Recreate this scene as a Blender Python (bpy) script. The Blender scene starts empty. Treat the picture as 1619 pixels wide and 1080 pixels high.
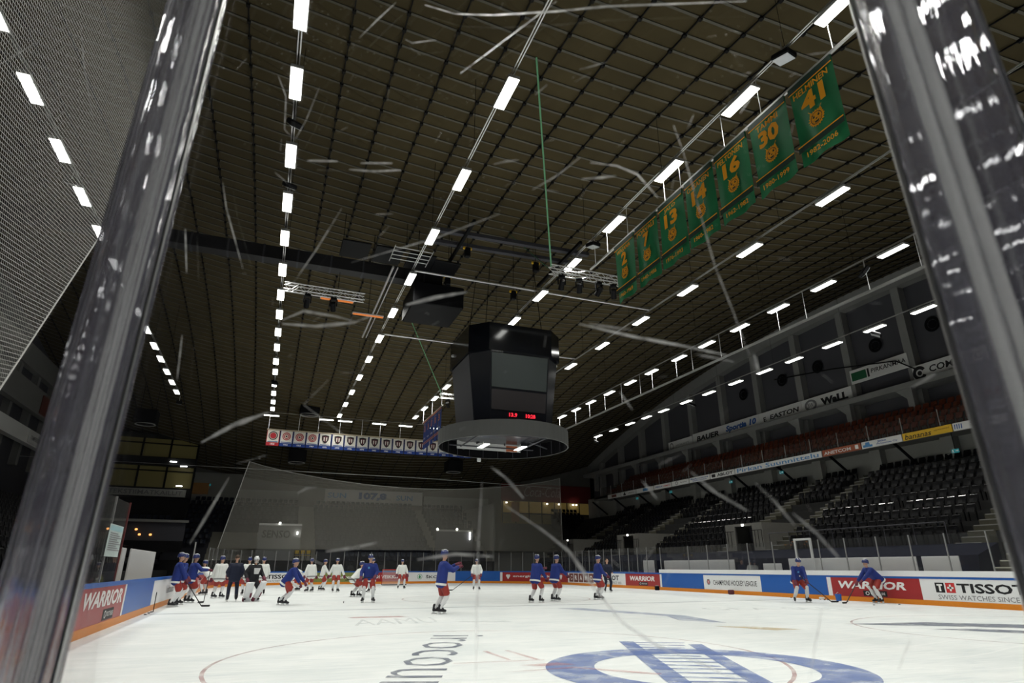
import bpy, bmesh, math, random
from mathutils import Vector, Matrix
random.seed(7)
S = bpy.context.scene
COL = S.collection
pi = math.pi
# ------------------------------------------------------------------ camera
F = 960.0                       # focal length in pixels of the 1619 px wide frame
PITCH = math.atan2(357, F)
YAW = math.atan2(396.5, math.hypot(F, 357))
EYE = 1.42
cam = bpy.data.cameras.new('camera'); camo = bpy.data.objects.new('camera', cam); COL.objects.link(camo)
cam.sensor_width = 36; cam.lens = F / 1619 * 36; cam.clip_start = 0.02; cam.clip_end = 300
camo.location = (0, 0, EYE); camo.rotation_euler = (pi / 2 + PITCH, 0, -YAW)
cam.dof.use_dof = True; cam.dof.focus_distance = 26; cam.dof.aperture_fstop = 5.0
S.camera = camo
# ------------------------------------------------------------------ world, exposure
w = bpy.data.worlds.new('world'); S.world = w; w.use_nodes = True
w.node_tree.nodes['Background'].inputs[0].default_value = (0.5, 0.55, 0.7, 1)
w.node_tree.nodes['Background'].inputs[1].default_value = 0.0
S.view_settings.view_transform = 'Standard'; S.view_settings.look = 'None'
S.view_settings.gamma = 1; S.view_settings.exposure = 0.0; S.view_settings.use_curve_mapping = False
LAMP = 9.0                      # radiance of the diffusers as seen
LAMP_W = 79.0                   # each strip light throws this downwards, kept in a cone by its reflector
LAMP_CONE = 126.0
for k, v in dict(max_bounces=8, diffuse_bounces=3, glossy_bounces=3, transmission_bounces=8, transparent_max_bounces=24,
                 sample_clamp_indirect=3.0, caustics_reflective=False, caustics_refractive=False).items():
    setattr(S.cycles, k, v)
# ------------------------------------------------------------------ pixel geometry (frame 1619 x 1080) for measuring real positions
cp, sp, cy, sy = math.cos(PITCH), math.sin(PITCH), math.cos(YAW), math.sin(YAW)
def ray(px, py):
    x, y = px - 809.5, 540 - py
    g, u = F * cp - y * sp, y * cp + F * sp
    return Vector((x * cy + g * sy, -x * sy + g * cy, u))
def on_ground(px, py): r = ray(px, py); t = -EYE / r.z; return (r.x * t, r.y * t)
def on_ceil(px, py):
    r = ray(px, py); t = 12 / r.z
    for _ in range(20): t = (17.2 + .00515 * (r.x * t - 10.8) ** 2 - .0034 * (r.y * t - 30) ** 2 - EYE) / r.z
    return (r.x * t, r.y * t, EYE + r.z * t)
def on_x(px, py, X): r = ray(px, py); t = X / r.x; return (r.y * t, EYE + r.z * t)
def on_y(px, py, Y): r = ray(px, py); t = Y / r.y; return (r.x * t, EYE + r.z * t)
def y_line(px, X, Z):
    q = (px - 809.5) / F; u = Z - EYE
    return (q * (X * sy * cp + u * sp) - X * cy) / (-sy - q * cy * cp)
# ------------------------------------------------------------------ materials
MATS = {}
def mat(name, c, rough=0.6, metal=0.0, spec=0.4, var=0.12, scale=6.0, bump=0.0, trans=None, coat=0.0):
    if name in MATS: return MATS[name]
    m = bpy.data.materials.new(name); m.use_nodes = True; MATS[name] = m
    nt = m.node_tree; b = nt.nodes['Principled BSDF']
    b.inputs['Roughness'].default_value = rough; b.inputs['Metallic'].default_value = metal
    b.inputs['Specular IOR Level'].default_value = spec
    b.inputs['Coat Weight'].default_value = coat
    if var > 0:
        tc = nt.nodes.new('ShaderNodeTexCoord'); n = nt.nodes.new('ShaderNodeTexNoise')
        n.inputs['Scale'].default_value = scale; n.inputs['Detail'].default_value = 4
        nt.links.new(tc.outputs['Object'], n.inputs['Vector'])
        mx = nt.nodes.new('ShaderNodeMix'); mx.data_type = 'RGBA'
        mx.inputs[6].default_value = (*[max(0, v * (1 - var)) for v in c], 1)
        mx.inputs[7].default_value = (*[min(1, v * (1 + var)) for v in c], 1)
        nt.links.new(n.outputs['Fac'], mx.inputs[0]); nt.links.new(mx.outputs[2], b.inputs['Base Color'])
        if bump:
            bp = nt.nodes.new('ShaderNodeBump'); bp.inputs['Strength'].default_value = bump
            nt.links.new(n.outputs['Fac'], bp.inputs['Height']); nt.links.new(bp.outputs[0], b.inputs['Normal'])
    else:
        b.inputs['Base Color'].default_value = (*c, 1)
    return m
def emis(name, c, s):
    if name in MATS: return MATS[name]
    m = bpy.data.materials.new(name); m.use_nodes = True; MATS[name] = m
    b = m.node_tree.nodes['Principled BSDF']; b.inputs['Base Color'].default_value = (*[v * .3 for v in c], 1)
    b.inputs['Emission Color'].default_value = (*c, 1); b.inputs['Emission Strength'].default_value = s
    return m
def clear(name, alpha, tint=(1, 1, 1), rough=0.02, gloss=0.06):
    """thin clear sheet: mostly see-through, a little mirror-like"""
    m = bpy.data.materials.new(name); m.use_nodes = True; MATS[name] = m
    nt = m.node_tree; nt.nodes.clear()
    o = nt.nodes.new('ShaderNodeOutputMaterial'); t = nt.nodes.new('ShaderNodeBsdfTransparent'); g = nt.nodes.new('ShaderNodeBsdfGlossy')
    d = nt.nodes.new('ShaderNodeBsdfDiffuse'); d.inputs[0].default_value = (.75, .75, .78, 1)
    g.inputs['Roughness'].default_value = rough; t.inputs[0].default_value = (*tint, 1)
    lw = nt.nodes.new('ShaderNodeLayerWeight'); lw.inputs['Blend'].default_value = .25
    mm = nt.nodes.new('ShaderNodeMath'); mm.operation = 'MULTIPLY_ADD'; mm.inputs[1].default_value = .25; mm.inputs[2].default_value = gloss
    nt.links.new(lw.outputs['Fresnel'], mm.inputs[0])
    a = nt.nodes.new('ShaderNodeMixShader'); nt.links.new(mm.outputs[0], a.inputs[0]); nt.links.new(t.outputs[0], a.inputs[1]); nt.links.new(g.outputs[0], a.inputs[2])
    b = nt.nodes.new('ShaderNodeMixShader'); b.inputs[0].default_value = alpha
    nt.links.new(a.outputs[0], b.inputs[1]); nt.links.new(d.outputs[0], b.inputs[2]); nt.links.new(b.outputs[0], o.inputs[0])
    return m
def net_mat(name, cell, fill, col):
    """knotted netting: cords on a square grid (UV in metres), holes see-through"""
    m = bpy.data.materials.new(name); m.use_nodes = True; MATS[name] = m
    nt = m.node_tree; nt.nodes.clear(); N = nt.nodes.new; L = nt.links.new
    o = N('ShaderNodeOutputMaterial'); t = N('ShaderNodeBsdfTransparent'); d = N('ShaderNodeBsdfDiffuse'); tr = N('ShaderNodeBsdfTranslucent')
    d.inputs[0].default_value = (*col, 1); tr.inputs[0].default_value = (*col, 1)
    add = N('ShaderNodeMixShader'); add.inputs[0].default_value = .5; L(d.outputs[0], add.inputs[1]); L(tr.outputs[0], add.inputs[2])
    uv = N('ShaderNodeUVMap'); sx = N('ShaderNodeSeparateXYZ'); L(uv.outputs[0], sx.inputs[0])
    outs = []
    for k in (0, 1):
        a = N('ShaderNodeMath'); a.operation = 'DIVIDE'; a.inputs[1].default_value = cell; L(sx.outputs[k], a.inputs[0])
        f = N('ShaderNodeMath'); f.operation = 'FRACT'; L(a.outputs[0], f.inputs[0])
        c = N('ShaderNodeMath'); c.operation = 'LESS_THAN'; c.inputs[1].default_value = fill; L(f.outputs[0], c.inputs[0]); outs.append(c)
    mx = N('ShaderNodeMath'); mx.operation = 'MAXIMUM'; L(outs[0].outputs[0], mx.inputs[0]); L(outs[1].outputs[0], mx.inputs[1])
    s = N('ShaderNodeMixShader'); L(mx.outputs[0], s.inputs[0]); L(t.outputs[0], s.inputs[1]); L(add.outputs[0], s.inputs[2]); L(s.outputs[0], o.inputs[0])
    return m
def ice_mat():
    m = bpy.data.materials.new('ice'); m.use_nodes = True; nt = m.node_tree; b = nt.nodes['Principled BSDF']; N = nt.nodes.new; L = nt.links.new
    tc = N('ShaderNodeTexCoord')
    def noise(sc, rot, stretch, det=6):
        mp = N('ShaderNodeMapping'); mp.inputs['Rotation'].default_value = (0, 0, rot); mp.inputs['Scale'].default_value = (sc, sc * stretch, 1)
        n = N('ShaderNodeTexNoise'); n.inputs['Scale'].default_value = 1; n.inputs['Detail'].default_value = det; n.inputs['Roughness'].default_value = .65
        L(tc.outputs['Object'], mp.inputs[0]); L(mp.outputs[0], n.inputs['Vector']); return n
    n1 = noise(.5, .25, 1.4); n2 = noise(1.2, .35, 7); n3 = noise(1.5, -.8, 9)
    r = N('ShaderNodeValToRGB'); r.color_ramp.elements[0].position = .32; r.color_ramp.elements[0].color = (.70, .745, .75, 1)
    r.color_ramp.elements[1].position = .62; r.color_ramp.elements[1].color = (.84, .865, .86, 1); L(n1.outputs['Fac'], r.inputs[0])
    prev = r.outputs[0]
    for n, amt, c in ((n2, .75, (.60, .655, .68, 1)), (n3, .6, (.92, .935, .935, 1))):
        rr = N('ShaderNodeMapRange'); rr.inputs[1].default_value = .52; rr.inputs[2].default_value = .68; rr.inputs[4].default_value = amt
        L(n.outputs['Fac'], rr.inputs[0]); mx = N('ShaderNodeMix'); mx.data_type = 'RGBA'; L(rr.outputs[0], mx.inputs[0]); L(prev, mx.inputs[6]); mx.inputs[7].default_value = c
        prev = mx.outputs[2]
    # skate cuts: thin rings of distorted wave bands
    wv = N('ShaderNodeTexWave'); wv.wave_type = 'RINGS'; wv.inputs['Scale'].default_value = .28; wv.inputs['Distortion'].default_value = 9; wv.inputs['Detail'].default_value = 1; wv.inputs['Detail Scale'].default_value = .35
    L(tc.outputs['Object'], wv.inputs['Vector']); rr = N('ShaderNodeMapRange'); rr.inputs[1].default_value = .985; rr.inputs[2].default_value = 1; rr.inputs[4].default_value = .5
    L(wv.outputs['Fac'], rr.inputs[0]); mx = N('ShaderNodeMix'); mx.data_type = 'RGBA'; L(rr.outputs[0], mx.inputs[0]); L(prev, mx.inputs[6]); mx.inputs[7].default_value = (.93, .94, .94, 1)
    L(mx.outputs[2], b.inputs['Base Color']); b.inputs['Roughness'].default_value = .42; b.inputs['Specular IOR Level'].default_value = .25
    bp = N('ShaderNodeBump'); bp.inputs['Strength'].default_value = .05; L(n2.outputs['Fac'], bp.inputs['Height']); L(bp.outputs[0], b.inputs['Normal'])
    return m
M_ICE = ice_mat()
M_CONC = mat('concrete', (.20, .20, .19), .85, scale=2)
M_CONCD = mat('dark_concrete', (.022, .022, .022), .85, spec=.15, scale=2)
M_WALL = mat('painted_wall', (.30, .30, .28), .8, scale=1)
M_DARK = mat('dark_panel', (.045, .045, .055), .7)
M_BLACK = mat('black_metal', (.004, .004, .005), .55, spec=.12)
M_GLOSSB = mat('gloss_black', (.006, .007, .010), .12, spec=.6, var=0)
M_STEEL = mat('galvanised_steel', (.55, .55, .54), .4, .7)
M_ALU = mat('aluminium', (.72, .72, .72), .35, .85)
M_POST = mat('post_grey', (.22, .22, .22), .45)
M_GREYP = mat('grey_paint', (.38, .38, .37), .5)
M_WHITE = mat('white_board', (.82, .83, .84), .35, var=.03)
M_OFFW = mat('off_white_panel', (.62, .62, .62), .5, var=.06)
M_BLUE = mat('board_blue', (.012, .105, .42), .35, var=.05)
M_RED = mat('board_red', (.36, .028, .030), .35, var=.05)
M_ORANGE = mat('kick_orange', (.72, .24, .015), .4, var=.06)
M_OLIVE = mat('board_olive', (.22, .25, .07), .4, var=.05)
M_BROWN = mat('board_brown', (.16, .05, .035), .4, var=.05)
M_TBLACK = mat('text_black', (.01, .01, .012), .5, var=0)
M_TWHITE = mat('text_white', (.85, .85, .84), .5, var=0)
M_TGREY = mat('text_grey', (.22, .22, .23), .5, var=0)
M_TBLUE = mat('text_blue', (.02, .10, .36), .5, var=0)
M_TLBLUE = mat('text_light_blue', (.08, .26, .55), .5, var=0)
M_TRED = mat('text_red', (.55, .03, .03), .5, var=0)
M_TGREEN = mat('text_green', (.02, .27, .09), .5, var=0)
M_GOLD = mat('gold_print', (.75, .32, .02), .85, spec=.05, var=0)
M_YELLOW = mat('sign_yellow', (.78, .48, .03), .5, var=.05)
M_GREENC = mat('green_cloth', (.004, .135, .045), .75, var=.15, scale=3)
M_DGREEN = mat('dark_green_cloth', (.006, .028, .016), .75)
M_NAVYC = mat('navy_cloth', (.0022, .003, .011), .85, spec=.1, var=.3)
M_BANW = mat('banner_white', (.80, .76, .68), .7, var=.05)
M_BANB = mat('banner_blue', (.01, .04, .22), .7)
M_BANR = mat('banner_red', (.42, .02, .03), .7)
M_ORLINE = mat('banner_orange', (.62, .22, .08), .7)
M_LAMP = emis('lamp_diffuser', (1.0, .985, .93), LAMP)
M_SEATL = mat('seat_glint_rim', (.012, .012, .014), .16, spec=.75, var=0)
M_SEATB = mat('black_seat', (.004, .004, .005), .3, spec=.13, var=.1)
M_SEATO = mat('orange_seat', (.13, .028, .010), .45, spec=.25, var=.1)
M_SEATN = mat('navy_seat', (.011, .015, .032), .4, spec=.25, var=.15)
M_GLASS = clear('rink_glass', .012, (.97, .98, .98), gloss=.01)
M_PANE = clear('near_glass', .006, (.97, .98, .975), gloss=.012)
# ------------------------------------------------------------------ mesh builder
class MB:
    def __init__(s): s.v = []; s.f = []; s.mi = []; s.cur = 0
    def m(s, i): s.cur = i; return s
    def add(s, vs, fs):
        n = len(s.v); s.v += [tuple(v) for v in vs]; s.f += [tuple(i + n for i in f) for f in fs]; s.mi += [s.cur] * len(fs); return s
    def hexa(s, p): return s.add(p, [(0, 3, 2, 1), (4, 5, 6, 7), (0, 1, 5, 4), (1, 2, 6, 5), (2, 3, 7, 6), (3, 0, 4, 7)])
    def box(s, x0, y0, z0, x1, y1, z1):
        return s.hexa([(x0, y0, z0), (x1, y0, z0), (x1, y1, z0), (x0, y1, z0), (x0, y0, z1), (x1, y0, z1), (x1, y1, z1), (x0, y1, z1)])
    def bevbox(s, x0, y0, z0, x1, y1, z1, b):
        def ring(z, i): return [(x0 + i + b, y0 + i, z), (x1 - i - b, y0 + i, z), (x1 - i, y0 + i + b, z), (x1 - i, y1 - i - b, z), (x1 - i - b, y1 - i, z), (x0 + i + b, y1 - i, z), (x0 + i, y1 - i - b, z), (x0 + i, y0 + i + b, z)]
        return s.loft([ring(z0, b), ring(z0 + b, 0), ring(z1 - b, 0), ring(z1, b)])
    def loft(s, rings, cap=True, closed=True):
        n = len(rings[0]); vs = [p for r in rings for p in r]; fs = []
        for k in range(len(rings) - 1):
            for i in range(n if closed else n - 1):
                j = (i + 1) % n; fs.append((k * n + i, k * n + j, (k + 1) * n + j, (k + 1) * n + i))
        if cap: fs.append(tuple(range(n))[::-1]); fs.append(tuple((len(rings) - 1) * n + i for i in range(n)))
        return s.add(vs, fs)
    def tube(s, pts, r, n=6, r2=None):
        pts = [Vector(p) for p in pts]; rings = []
        for i, p in enumerate(pts):
            d = (pts[min(i + 1, len(pts) - 1)] - pts[max(i - 1, 0)]).normalized()
            a = d.cross(Vector((0, 0, 1)) if abs(d.z) < .9 else Vector((1, 0, 0))).normalized(); b = d.cross(a)
            rr = r if r2 is None else r + (r2 - r) * i / (len(pts) - 1)
            rings.append([p + (a * math.cos(2 * pi * k / n) + b * math.sin(2 * pi * k / n)) * rr for k in range(n)])
        return s.loft(rings)
    def bar(s, a, b, w, h):
        a, b = Vector(a), Vector(b); d = (b - a).normalized()
        x = d.cross(Vector((0, 0, 1)) if abs(d.z) < .95 else Vector((1, 0, 0))).normalized() * w / 2; z = x.cross(d).normalized() * h / 2
        return s.hexa([a - x - z, a + x - z, b + x - z, b - x - z, a - x + z, a + x + z, b + x + z, b - x + z])
    def grid(s, fn, nu, nv):
        vs = [fn(i / nu, j / nv) for j in range(nv + 1) for i in range(nu + 1)]
        return s.add(vs, [(j * (nu + 1) + i, j * (nu + 1) + i + 1, (j + 1) * (nu + 1) + i + 1, (j + 1) * (nu + 1) + i) for j in range(nv) for i in range(nu)])
    def poly(s, pts): return s.add(pts, [tuple(range(len(pts)))])
    def disc(s, c, r0, r1, y, n=32, sx=1):   # ring or disc in the local xz plane
        o = [(c[0] + r1 * sx * math.cos(2 * pi * k / n), y, c[1] + r1 * math.sin(2 * pi * k / n)) for k in range(n)]
        if r0 <= 0: return s.poly(o)
        i = [(c[0] + r0 * sx * math.cos(2 * pi * k / n), y, c[1] + r0 * math.sin(2 * pi * k / n)) for k in range(n)]
        return s.add(o + i, [(k, (k + 1) % n, n + (k + 1) % n, n + k) for k in range(n)])
    def mesh(s, name, mats, smooth=False):
        me = bpy.data.meshes.new(name); me.from_pydata(s.v, [], s.f)
        for m_ in (mats if isinstance(mats, (list, tuple)) else [mats]): me.materials.append(m_)
        if any(s.mi): me.polygons.foreach_set('material_index', s.mi)
        if smooth: me.polygons.foreach_set('use_smooth', [True] * len(me.polygons))
        me.update(); return me
    def obj(s, name, mats, parent=None, smooth=False, loc=None, rz=0): return link(name, s.mesh(name, mats, smooth), parent, loc, rz)
def link(name, me, parent=None, loc=None, rz=0, M=None):
    o = bpy.data.objects.new(name, me); COL.objects.link(o)
    if parent: o.parent = parent
    if loc: o.location = loc
    if rz: o.rotation_euler = (0, 0, rz)
    if M is not None: o.matrix_basis = M
    return o
def tag(o, label=None, cat=None, group=None, kind=None):
    for k, v in (('label', label), ('category', cat), ('group', group), ('kind', kind)):
        if v: o[k] = v
    return o
def empty(name, loc, rz=0, label=None, cat=None, group=None):
    o = bpy.data.objects.new(name, None); COL.objects.link(o); o.location = loc; o.rotation_euler = (0, 0, rz); o.empty_display_size = .1
    return tag(o, label, cat, group)
def struct(o): o['kind'] = 'structure'; return o
def copy_tree(o, parent=None):
    c = o.copy(); COL.objects.link(c)
    if parent: c.parent = parent
    for ch in list(o.children): copy_tree(ch, c)
    return c
def text(name, s, mt, parent, x, z, w, h, y=-.012, shear=0.0, off=0.0, M=None, spacing=1.0):
    """lettering in the local xz plane, centred at x,z, fitted to w x h"""
    cu = bpy.data.curves.new(name, 'FONT'); cu.body = s; cu.offset = off; cu.resolution_u = 2; cu.space_character = spacing; cu.shear = shear
    t = bpy.data.objects.new('t', cu); COL.objects.link(t)
    dg = bpy.context.evaluated_depsgraph_get(); me = bpy.data.meshes.new_from_object(t.evaluated_get(dg)); bpy.data.objects.remove(t); bpy.data.curves.remove(cu)
    me.name = name
    xs = [v.co.x for v in me.vertices]; ys = [v.co.y for v in me.vertices]
    if not xs: return None
    x0, x1, y0, y1 = min(xs), max(xs), min(ys), max(ys); sxx = w / (x1 - x0) if w else h / (y1 - y0); syy = h / (y1 - y0)
    for v in me.vertices: v.co = ((v.co.x - (x0 + x1) / 2) * sxx + x, y, (v.co.y - (y0 + y1) / 2) * syy + z)
    me.materials.clear(); me.materials.append(mt); me.polygons.foreach_set('use_smooth', [False] * len(me.polygons))
    for a_ in [a_.name for a_ in me.attributes if 'normal' in a_.name]: me.attributes.remove(me.attributes[a_])
    if hasattr(me, 'free_normals_split'): me.free_normals_split()
    me.update()
    return link(name, me, parent, M=M)
def merged(name, objs, parent):
    """joins several flat pieces of one printed mark into one mesh"""
    bm = bmesh.new(); mats = []
    for o in objs:
        if o is None: continue
        n0 = len(bm.faces); base = len(mats); mats += list(o.data.materials); bm.from_mesh(o.data); bm.faces.ensure_lookup_table()
        for f in bm.faces[n0:]: f.material_index += base
        me = o.data; bpy.data.objects.remove(o); bpy.data.meshes.remove(me)
    me = bpy.data.meshes.new(name); bm.to_mesh(me); bm.free()
    for m_ in mats: me.materials.append(m_)
    return link(name, me, parent)
# ================================================================== THE HALL
XC, YC = 10.8, 30.0
def ceil_z(x, y): return 17.2 + .00515 * (x - XC) ** 2 - .0034 * (y - YC) ** 2
WX0, WX1, WY0, WY1 = -19.6, 41.0, -10.0, 76.0
ROW_K = [-.615, -.063, .381, .89, 1.40, 1.856, 2.425]
LU = 12.1; LZ = EYE + LU                       # height of the strip lights above the eye / the ice
# floor slab, ice
struct(MB().box(WX0, WY0, -.3, WX1, WY1, -.02).obj('floor', M_CONCD))
XL, XR, RC, YN, YF = -3.4, 25.0, 9.5, -1.5, 60.0
PATH = []
def _arc(cx, cy_, a0, a1, n=48): return [(cx + RC * math.cos(a0 + (a1 - a0) * k / n), cy_ + RC * math.sin(a0 + (a1 - a0) * k / n)) for k in range(n + 1)]
PATH += [(XL, YN + RC)] + _arc(XL + RC, YF - RC, pi, pi / 2) + _arc(XR - RC, YF - RC, pi / 2, 0) + [(XR, YN + RC)]
FULL = PATH + _arc(XR - RC, YN + RC, 0, -pi / 2)[1:] + _arc(XL + RC, YN + RC, -pi / 2, -pi)[:-1]
def cumul(p):
    c = [0]
    for a, b in zip(p, p[1:]): c.append(c[-1] + math.hypot(b[0] - a[0], b[1] - a[1]))
    return c
CUM = cumul(FULL)
def on_path(s):
    lo = 0
    while lo < len(FULL) - 2 and CUM[lo + 1] < s: lo += 1
    a, b = FULL[lo], FULL[lo + 1]; t = (s - CUM[lo]) / (CUM[lo + 1] - CUM[lo])
    dx, dy = b[0] - a[0], b[1] - a[1]; l = math.hypot(dx, dy); dx, dy = dx / l, dy / l
    return a[0] + dx * l * t, a[1] + dy * l * t, -dy, dx            # point and outward normal
def bend(o, s0, org):
    for v in o.data.vertices:
        x, y, nx, ny = on_path(s0 + v.co.x); v.co = (x + nx * v.co.y - org[0], y + ny * v.co.y - org[1], v.co.z)
    o.data.update()
ice = struct(MB().poly([(x, y, 0) for x, y in FULL][::-1]).obj('floor_ice', M_ICE))
# ceiling: timber panels, cross battens, long cables, all one curved shell
cb = MB()
cb.m(0).grid(lambda u, v: (WX0 + (WX1 - WX0) * u, WY0 + (WY1 - WY0) * v, ceil_z(WX0 + (WX1 - WX0) * u, WY0 + (WY1 - WY0) * v)), 30, 44)
y = WY0 + .4
while y < WY1 - .3:
    n = 20; r0 = []
    for k in range(n + 1):
        x = WX0 + (WX1 - WX0) * k / n; z = ceil_z(x, y)
        r0.append([(x, y - .04, z + .02), (x, y + .04, z + .02), (x, y + .04, z - .05), (x, y - .04, z - .05)])
    cb.m(1).loft(r0, cap=False); y += .70
x = WX0 + .6
while x < WX1:
    n = 30; r0 = []
    for k in range(n + 1):
        yy = WY0 + (WY1 - WY0) * k / n; z = ceil_z(x, yy)
        r0.append([(x - .018, yy, z - .05), (x + .018, yy, z - .05), (x + .018, yy, z - .09), (x - .018, yy, z - .09)])
    cb.m(2).loft(r0, cap=False)
    yy = WY0 + .4
    while yy < WY1 - 1:                                             # cable clamps
        z = ceil_z(x, yy); cb.box(x - .055, yy - .055, z - .12, x + .055, yy + .055, z - .04); yy += .70
    x += 1.5
struct(cb.obj('ceiling', [mat('ceiling_board', (.066, .051, .023), .85, spec=.2, var=.35, scale=.6), mat('batten', (.115, .108, .088), .7, spec=.2, var=.1), M_BLACK]))
# walls
def wall_poly(name, fn, n, m):
    b = MB()
    for k in range(n):
        p, q = fn(k / n), fn((k + 1) / n)
        b.add([(p[0], p[1], 0), (q[0], q[1], 0), (q[0], q[1], q[2]), (p[0], p[1], p[2])], [(0, 1, 2, 3)])
    return struct(b.obj(name, m))
wall_poly('wall_far', lambda t: (WX0 + (WX1 - WX0) * t, WY1, ceil_z(WX0 + (WX1 - WX0) * t, WY1) + .05), 24, mat('far_wall', (.16, .155, .14), .8, scale=.5))
wall_poly('wall_near', lambda t: (WX0 + (WX1 - WX0) * t, WY0, ceil_z(WX0 + (WX1 - WX0) * t, WY0) + .05), 24, M_DARK)
wall_poly('wall_right', lambda t: (WX1 + .6, WY0 + (WY1 - WY0) * t, ceil_z(WX1, WY0 + (WY1 - WY0) * t) + .3), 30, mat('right_wall_infill', (.075, .075, .088), .7, scale=.6))
wall_poly('wall_left', lambda t: (WX0, WY0 + (WY1 - WY0) * t, ceil_z(WX0, WY0 + (WY1 - WY0) * t) + .05), 30, M_DARK)
M_COL = mat('column_grey', (.26, .26, .255), .7, scale=2)
# right wall: the curved roof edge beam, columns, the beam under the signs
eb = MB(); n = 40; rr = []
for k in range(n + 1):
    yy = WY0 + (WY1 - WY0) * k / n; z = ceil_z(WX1, yy)
    rr.append([(WX1 - .25, yy, z - 1.15), (WX1 + .55, yy, z - 1.15), (WX1 + .55, yy, z + .05), (WX1 - .25, yy, z + .05)])
eb.loft(rr); struct(eb.obj('trim_1', M_COL))
COLY = [12.8 + 5 * k for k in range(13)]
for yy in COLY:
    c = MB(); zt = ceil_z(WX1, yy) - 1.0
    c.box(WX1 - .05, yy - .3, 9.0, WX1 + .58, yy + .3, zt)
    c.box(WX1 - .95, yy - .22, 10.9, WX1 - .5, yy + .22, 13.02); c.hexa([(WX1 - .9, yy + .2, 12.3), (WX1 - .55, yy + .2, 12.3), (WX1 - .55, yy + .25, 13.0), (WX1 - .9, yy + .25, 13.0), (WX1 - .9, yy + .3, 12.35), (WX1 - .55, yy + .3, 12.35), (WX1 - .55, yy + 1.0, 13.0), (WX1 - .9, yy + 1.0, 13.0)])
    struct(c.obj('column', M_COL))
struct(MB().box(WX1 - 1.0, WY0, 13.0, WX1 + .5, WY1, 13.42).obj('beam', M_COL))
# dark ventilation drums on the infill wall
for i, yy in enumerate((26, 30.5, 36, 40, 45)):
    d = MB(); d.disc((0, 0), .35, .55, -.12, 28); d.disc((0, 0), 0, .30, -.08, 20)
    for k in range(8): a = k * pi / 4; d.bar((.3 * math.cos(a), -.1, .3 * math.sin(a)), (.5 * math.cos(a), -.1, .5 * math.sin(a)), .03, .03)
    tag(d.obj('wall_fan', M_BLACK, loc=(WX1 + .55, yy, 17.3 - .05 * i), rz=-pi / 2), 'round dark fan grille high on the right wall, number %s counted from the near end' % ['one', 'two', 'three', 'four', 'five'][i], 'fan', 'round wall fans')
# ---------------------------------------------------------------- boards round the rink
def dasher(s0, s1, face, label, tall=False, marks=None, stripe=None, nm='dasher_board'):
    L_ = s1 - s0; n = max(1, int(L_ / .45)); mid = on_path((s0 + s1) / 2); org = (mid[0], mid[1])
    def strip(z0, z1, y0, y1):
        b = MB(); b.loft([[(L_ * k / n, y0, z0), (L_ * k / n, y1, z0), (L_ * k / n, y1, z1), (L_ * k / n, y0, z1)] for k in range(n + 1)]); return b
    root = strip(.19, .985, 0, .09).obj(nm, face); bend(root, s0, org); root.location = (org[0], org[1], 0)
    tag(root, label, 'rink board', 'boards round the rink')
    def part(b, name, m): o = b.obj(name, m, root); bend(o, s0, org); return o
    part(strip(0.002, .19, -.012, .09), 'kick_plate', M_ORANGE)
    if tall:
        part(strip(.985, 1.065, -.008, .09), 'blue_rail', M_BLUE); part(strip(1.065, 1.28, -.02, .12), 'top_cap', M_WHITE)
    else: part(strip(.985, 1.08, -.015, .11), 'top_cap', M_BLUE)
    if stripe: part(MB().box(stripe[0], -.006, .19, stripe[1], -.001, .985), 'edge_stripe', M_WHITE)
    for o in (marks(root, L_) if marks else []):
        if o is not None: bend(o, s0, org)
    return root
def warrior(root, L_):
    tz = .68
    a = text('lettering', 'WARRIOR', M_TWHITE, root, L_ * .5, tz, L_ * .72, .32, y=-.004, off=.035, shear=.18)
    q = MB(); q.poly([(L_ * .41, -.004, .24), (L_ * .66, -.004, .24), (L_ * .66, -.004, .46), (L_ * .41, -.004, .46)])
    p = q.obj('tagline_plate', M_TBLACK, root)
    r = MB().disc((L_ * .455, .35), .05, .075, -.007, 20, sx=1.3).obj('tagline_ring', M_TWHITE, root)
    t = text('tagline', 'CROSS THE LINE', M_TWHITE, root, L_ * .565, .35, L_ * .15, .10, y=-.007, off=.01)
    return [a, p, r, t]
def tissot(root, L_, sub='SWISS WATCHES SINCE 1853', x0=.17):
    x = L_ * x0; s = .36; k = MB()
    k.m(0).poly([(x, -.003, .49), (x + s, -.003, .49), (x + s, -.003, .85), (x, -.003, .85)])
    k.m(2).poly([(x + s + .06, -.003, .49), (x + 2 * s + .06, -.003, .49), (x + 2 * s + .06, -.003, .85), (x + s + .06, -.003, .85)])
    c = x + 1.5 * s + .06
    k.m(1).poly([(c - .035, -.006, .55), (c + .035, -.006, .55), (c + .035, -.006, .79), (c - .035, -.006, .79)]).poly([(c - .12, -.006, .635), (c + .12, -.006, .635), (c + .12, -.006, .705), (c - .12, -.006, .705)])
    k.poly([(x + .07, -.006, .74), (x + s - .07, -.006, .74), (x + s - .07, -.006, .80), (x + .07, -.006, .80)]).poly([(x + .14, -.006, .54), (x + .22, -.006, .54), (x + .22, -.006, .74), (x + .14, -.006, .74)])
    e = k.obj('emblem', [M_TBLACK, M_TWHITE, M_TRED], root)
    wl = min(2.45, L_ * .93 - (x + 2 * s + .14)); sw = min(3.55, L_ * .93 - x)
    return [e, text('lettering', 'TISSOT', M_TBLACK, root, x + 2 * s + .14 + wl / 2, .67, wl, .34, y=-.004, off=.03),
            text('slogan', sub, M_TGREY, root, x + sw / 2 + .05, .33, sw, .17, y=-.004, off=.004)]
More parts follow.
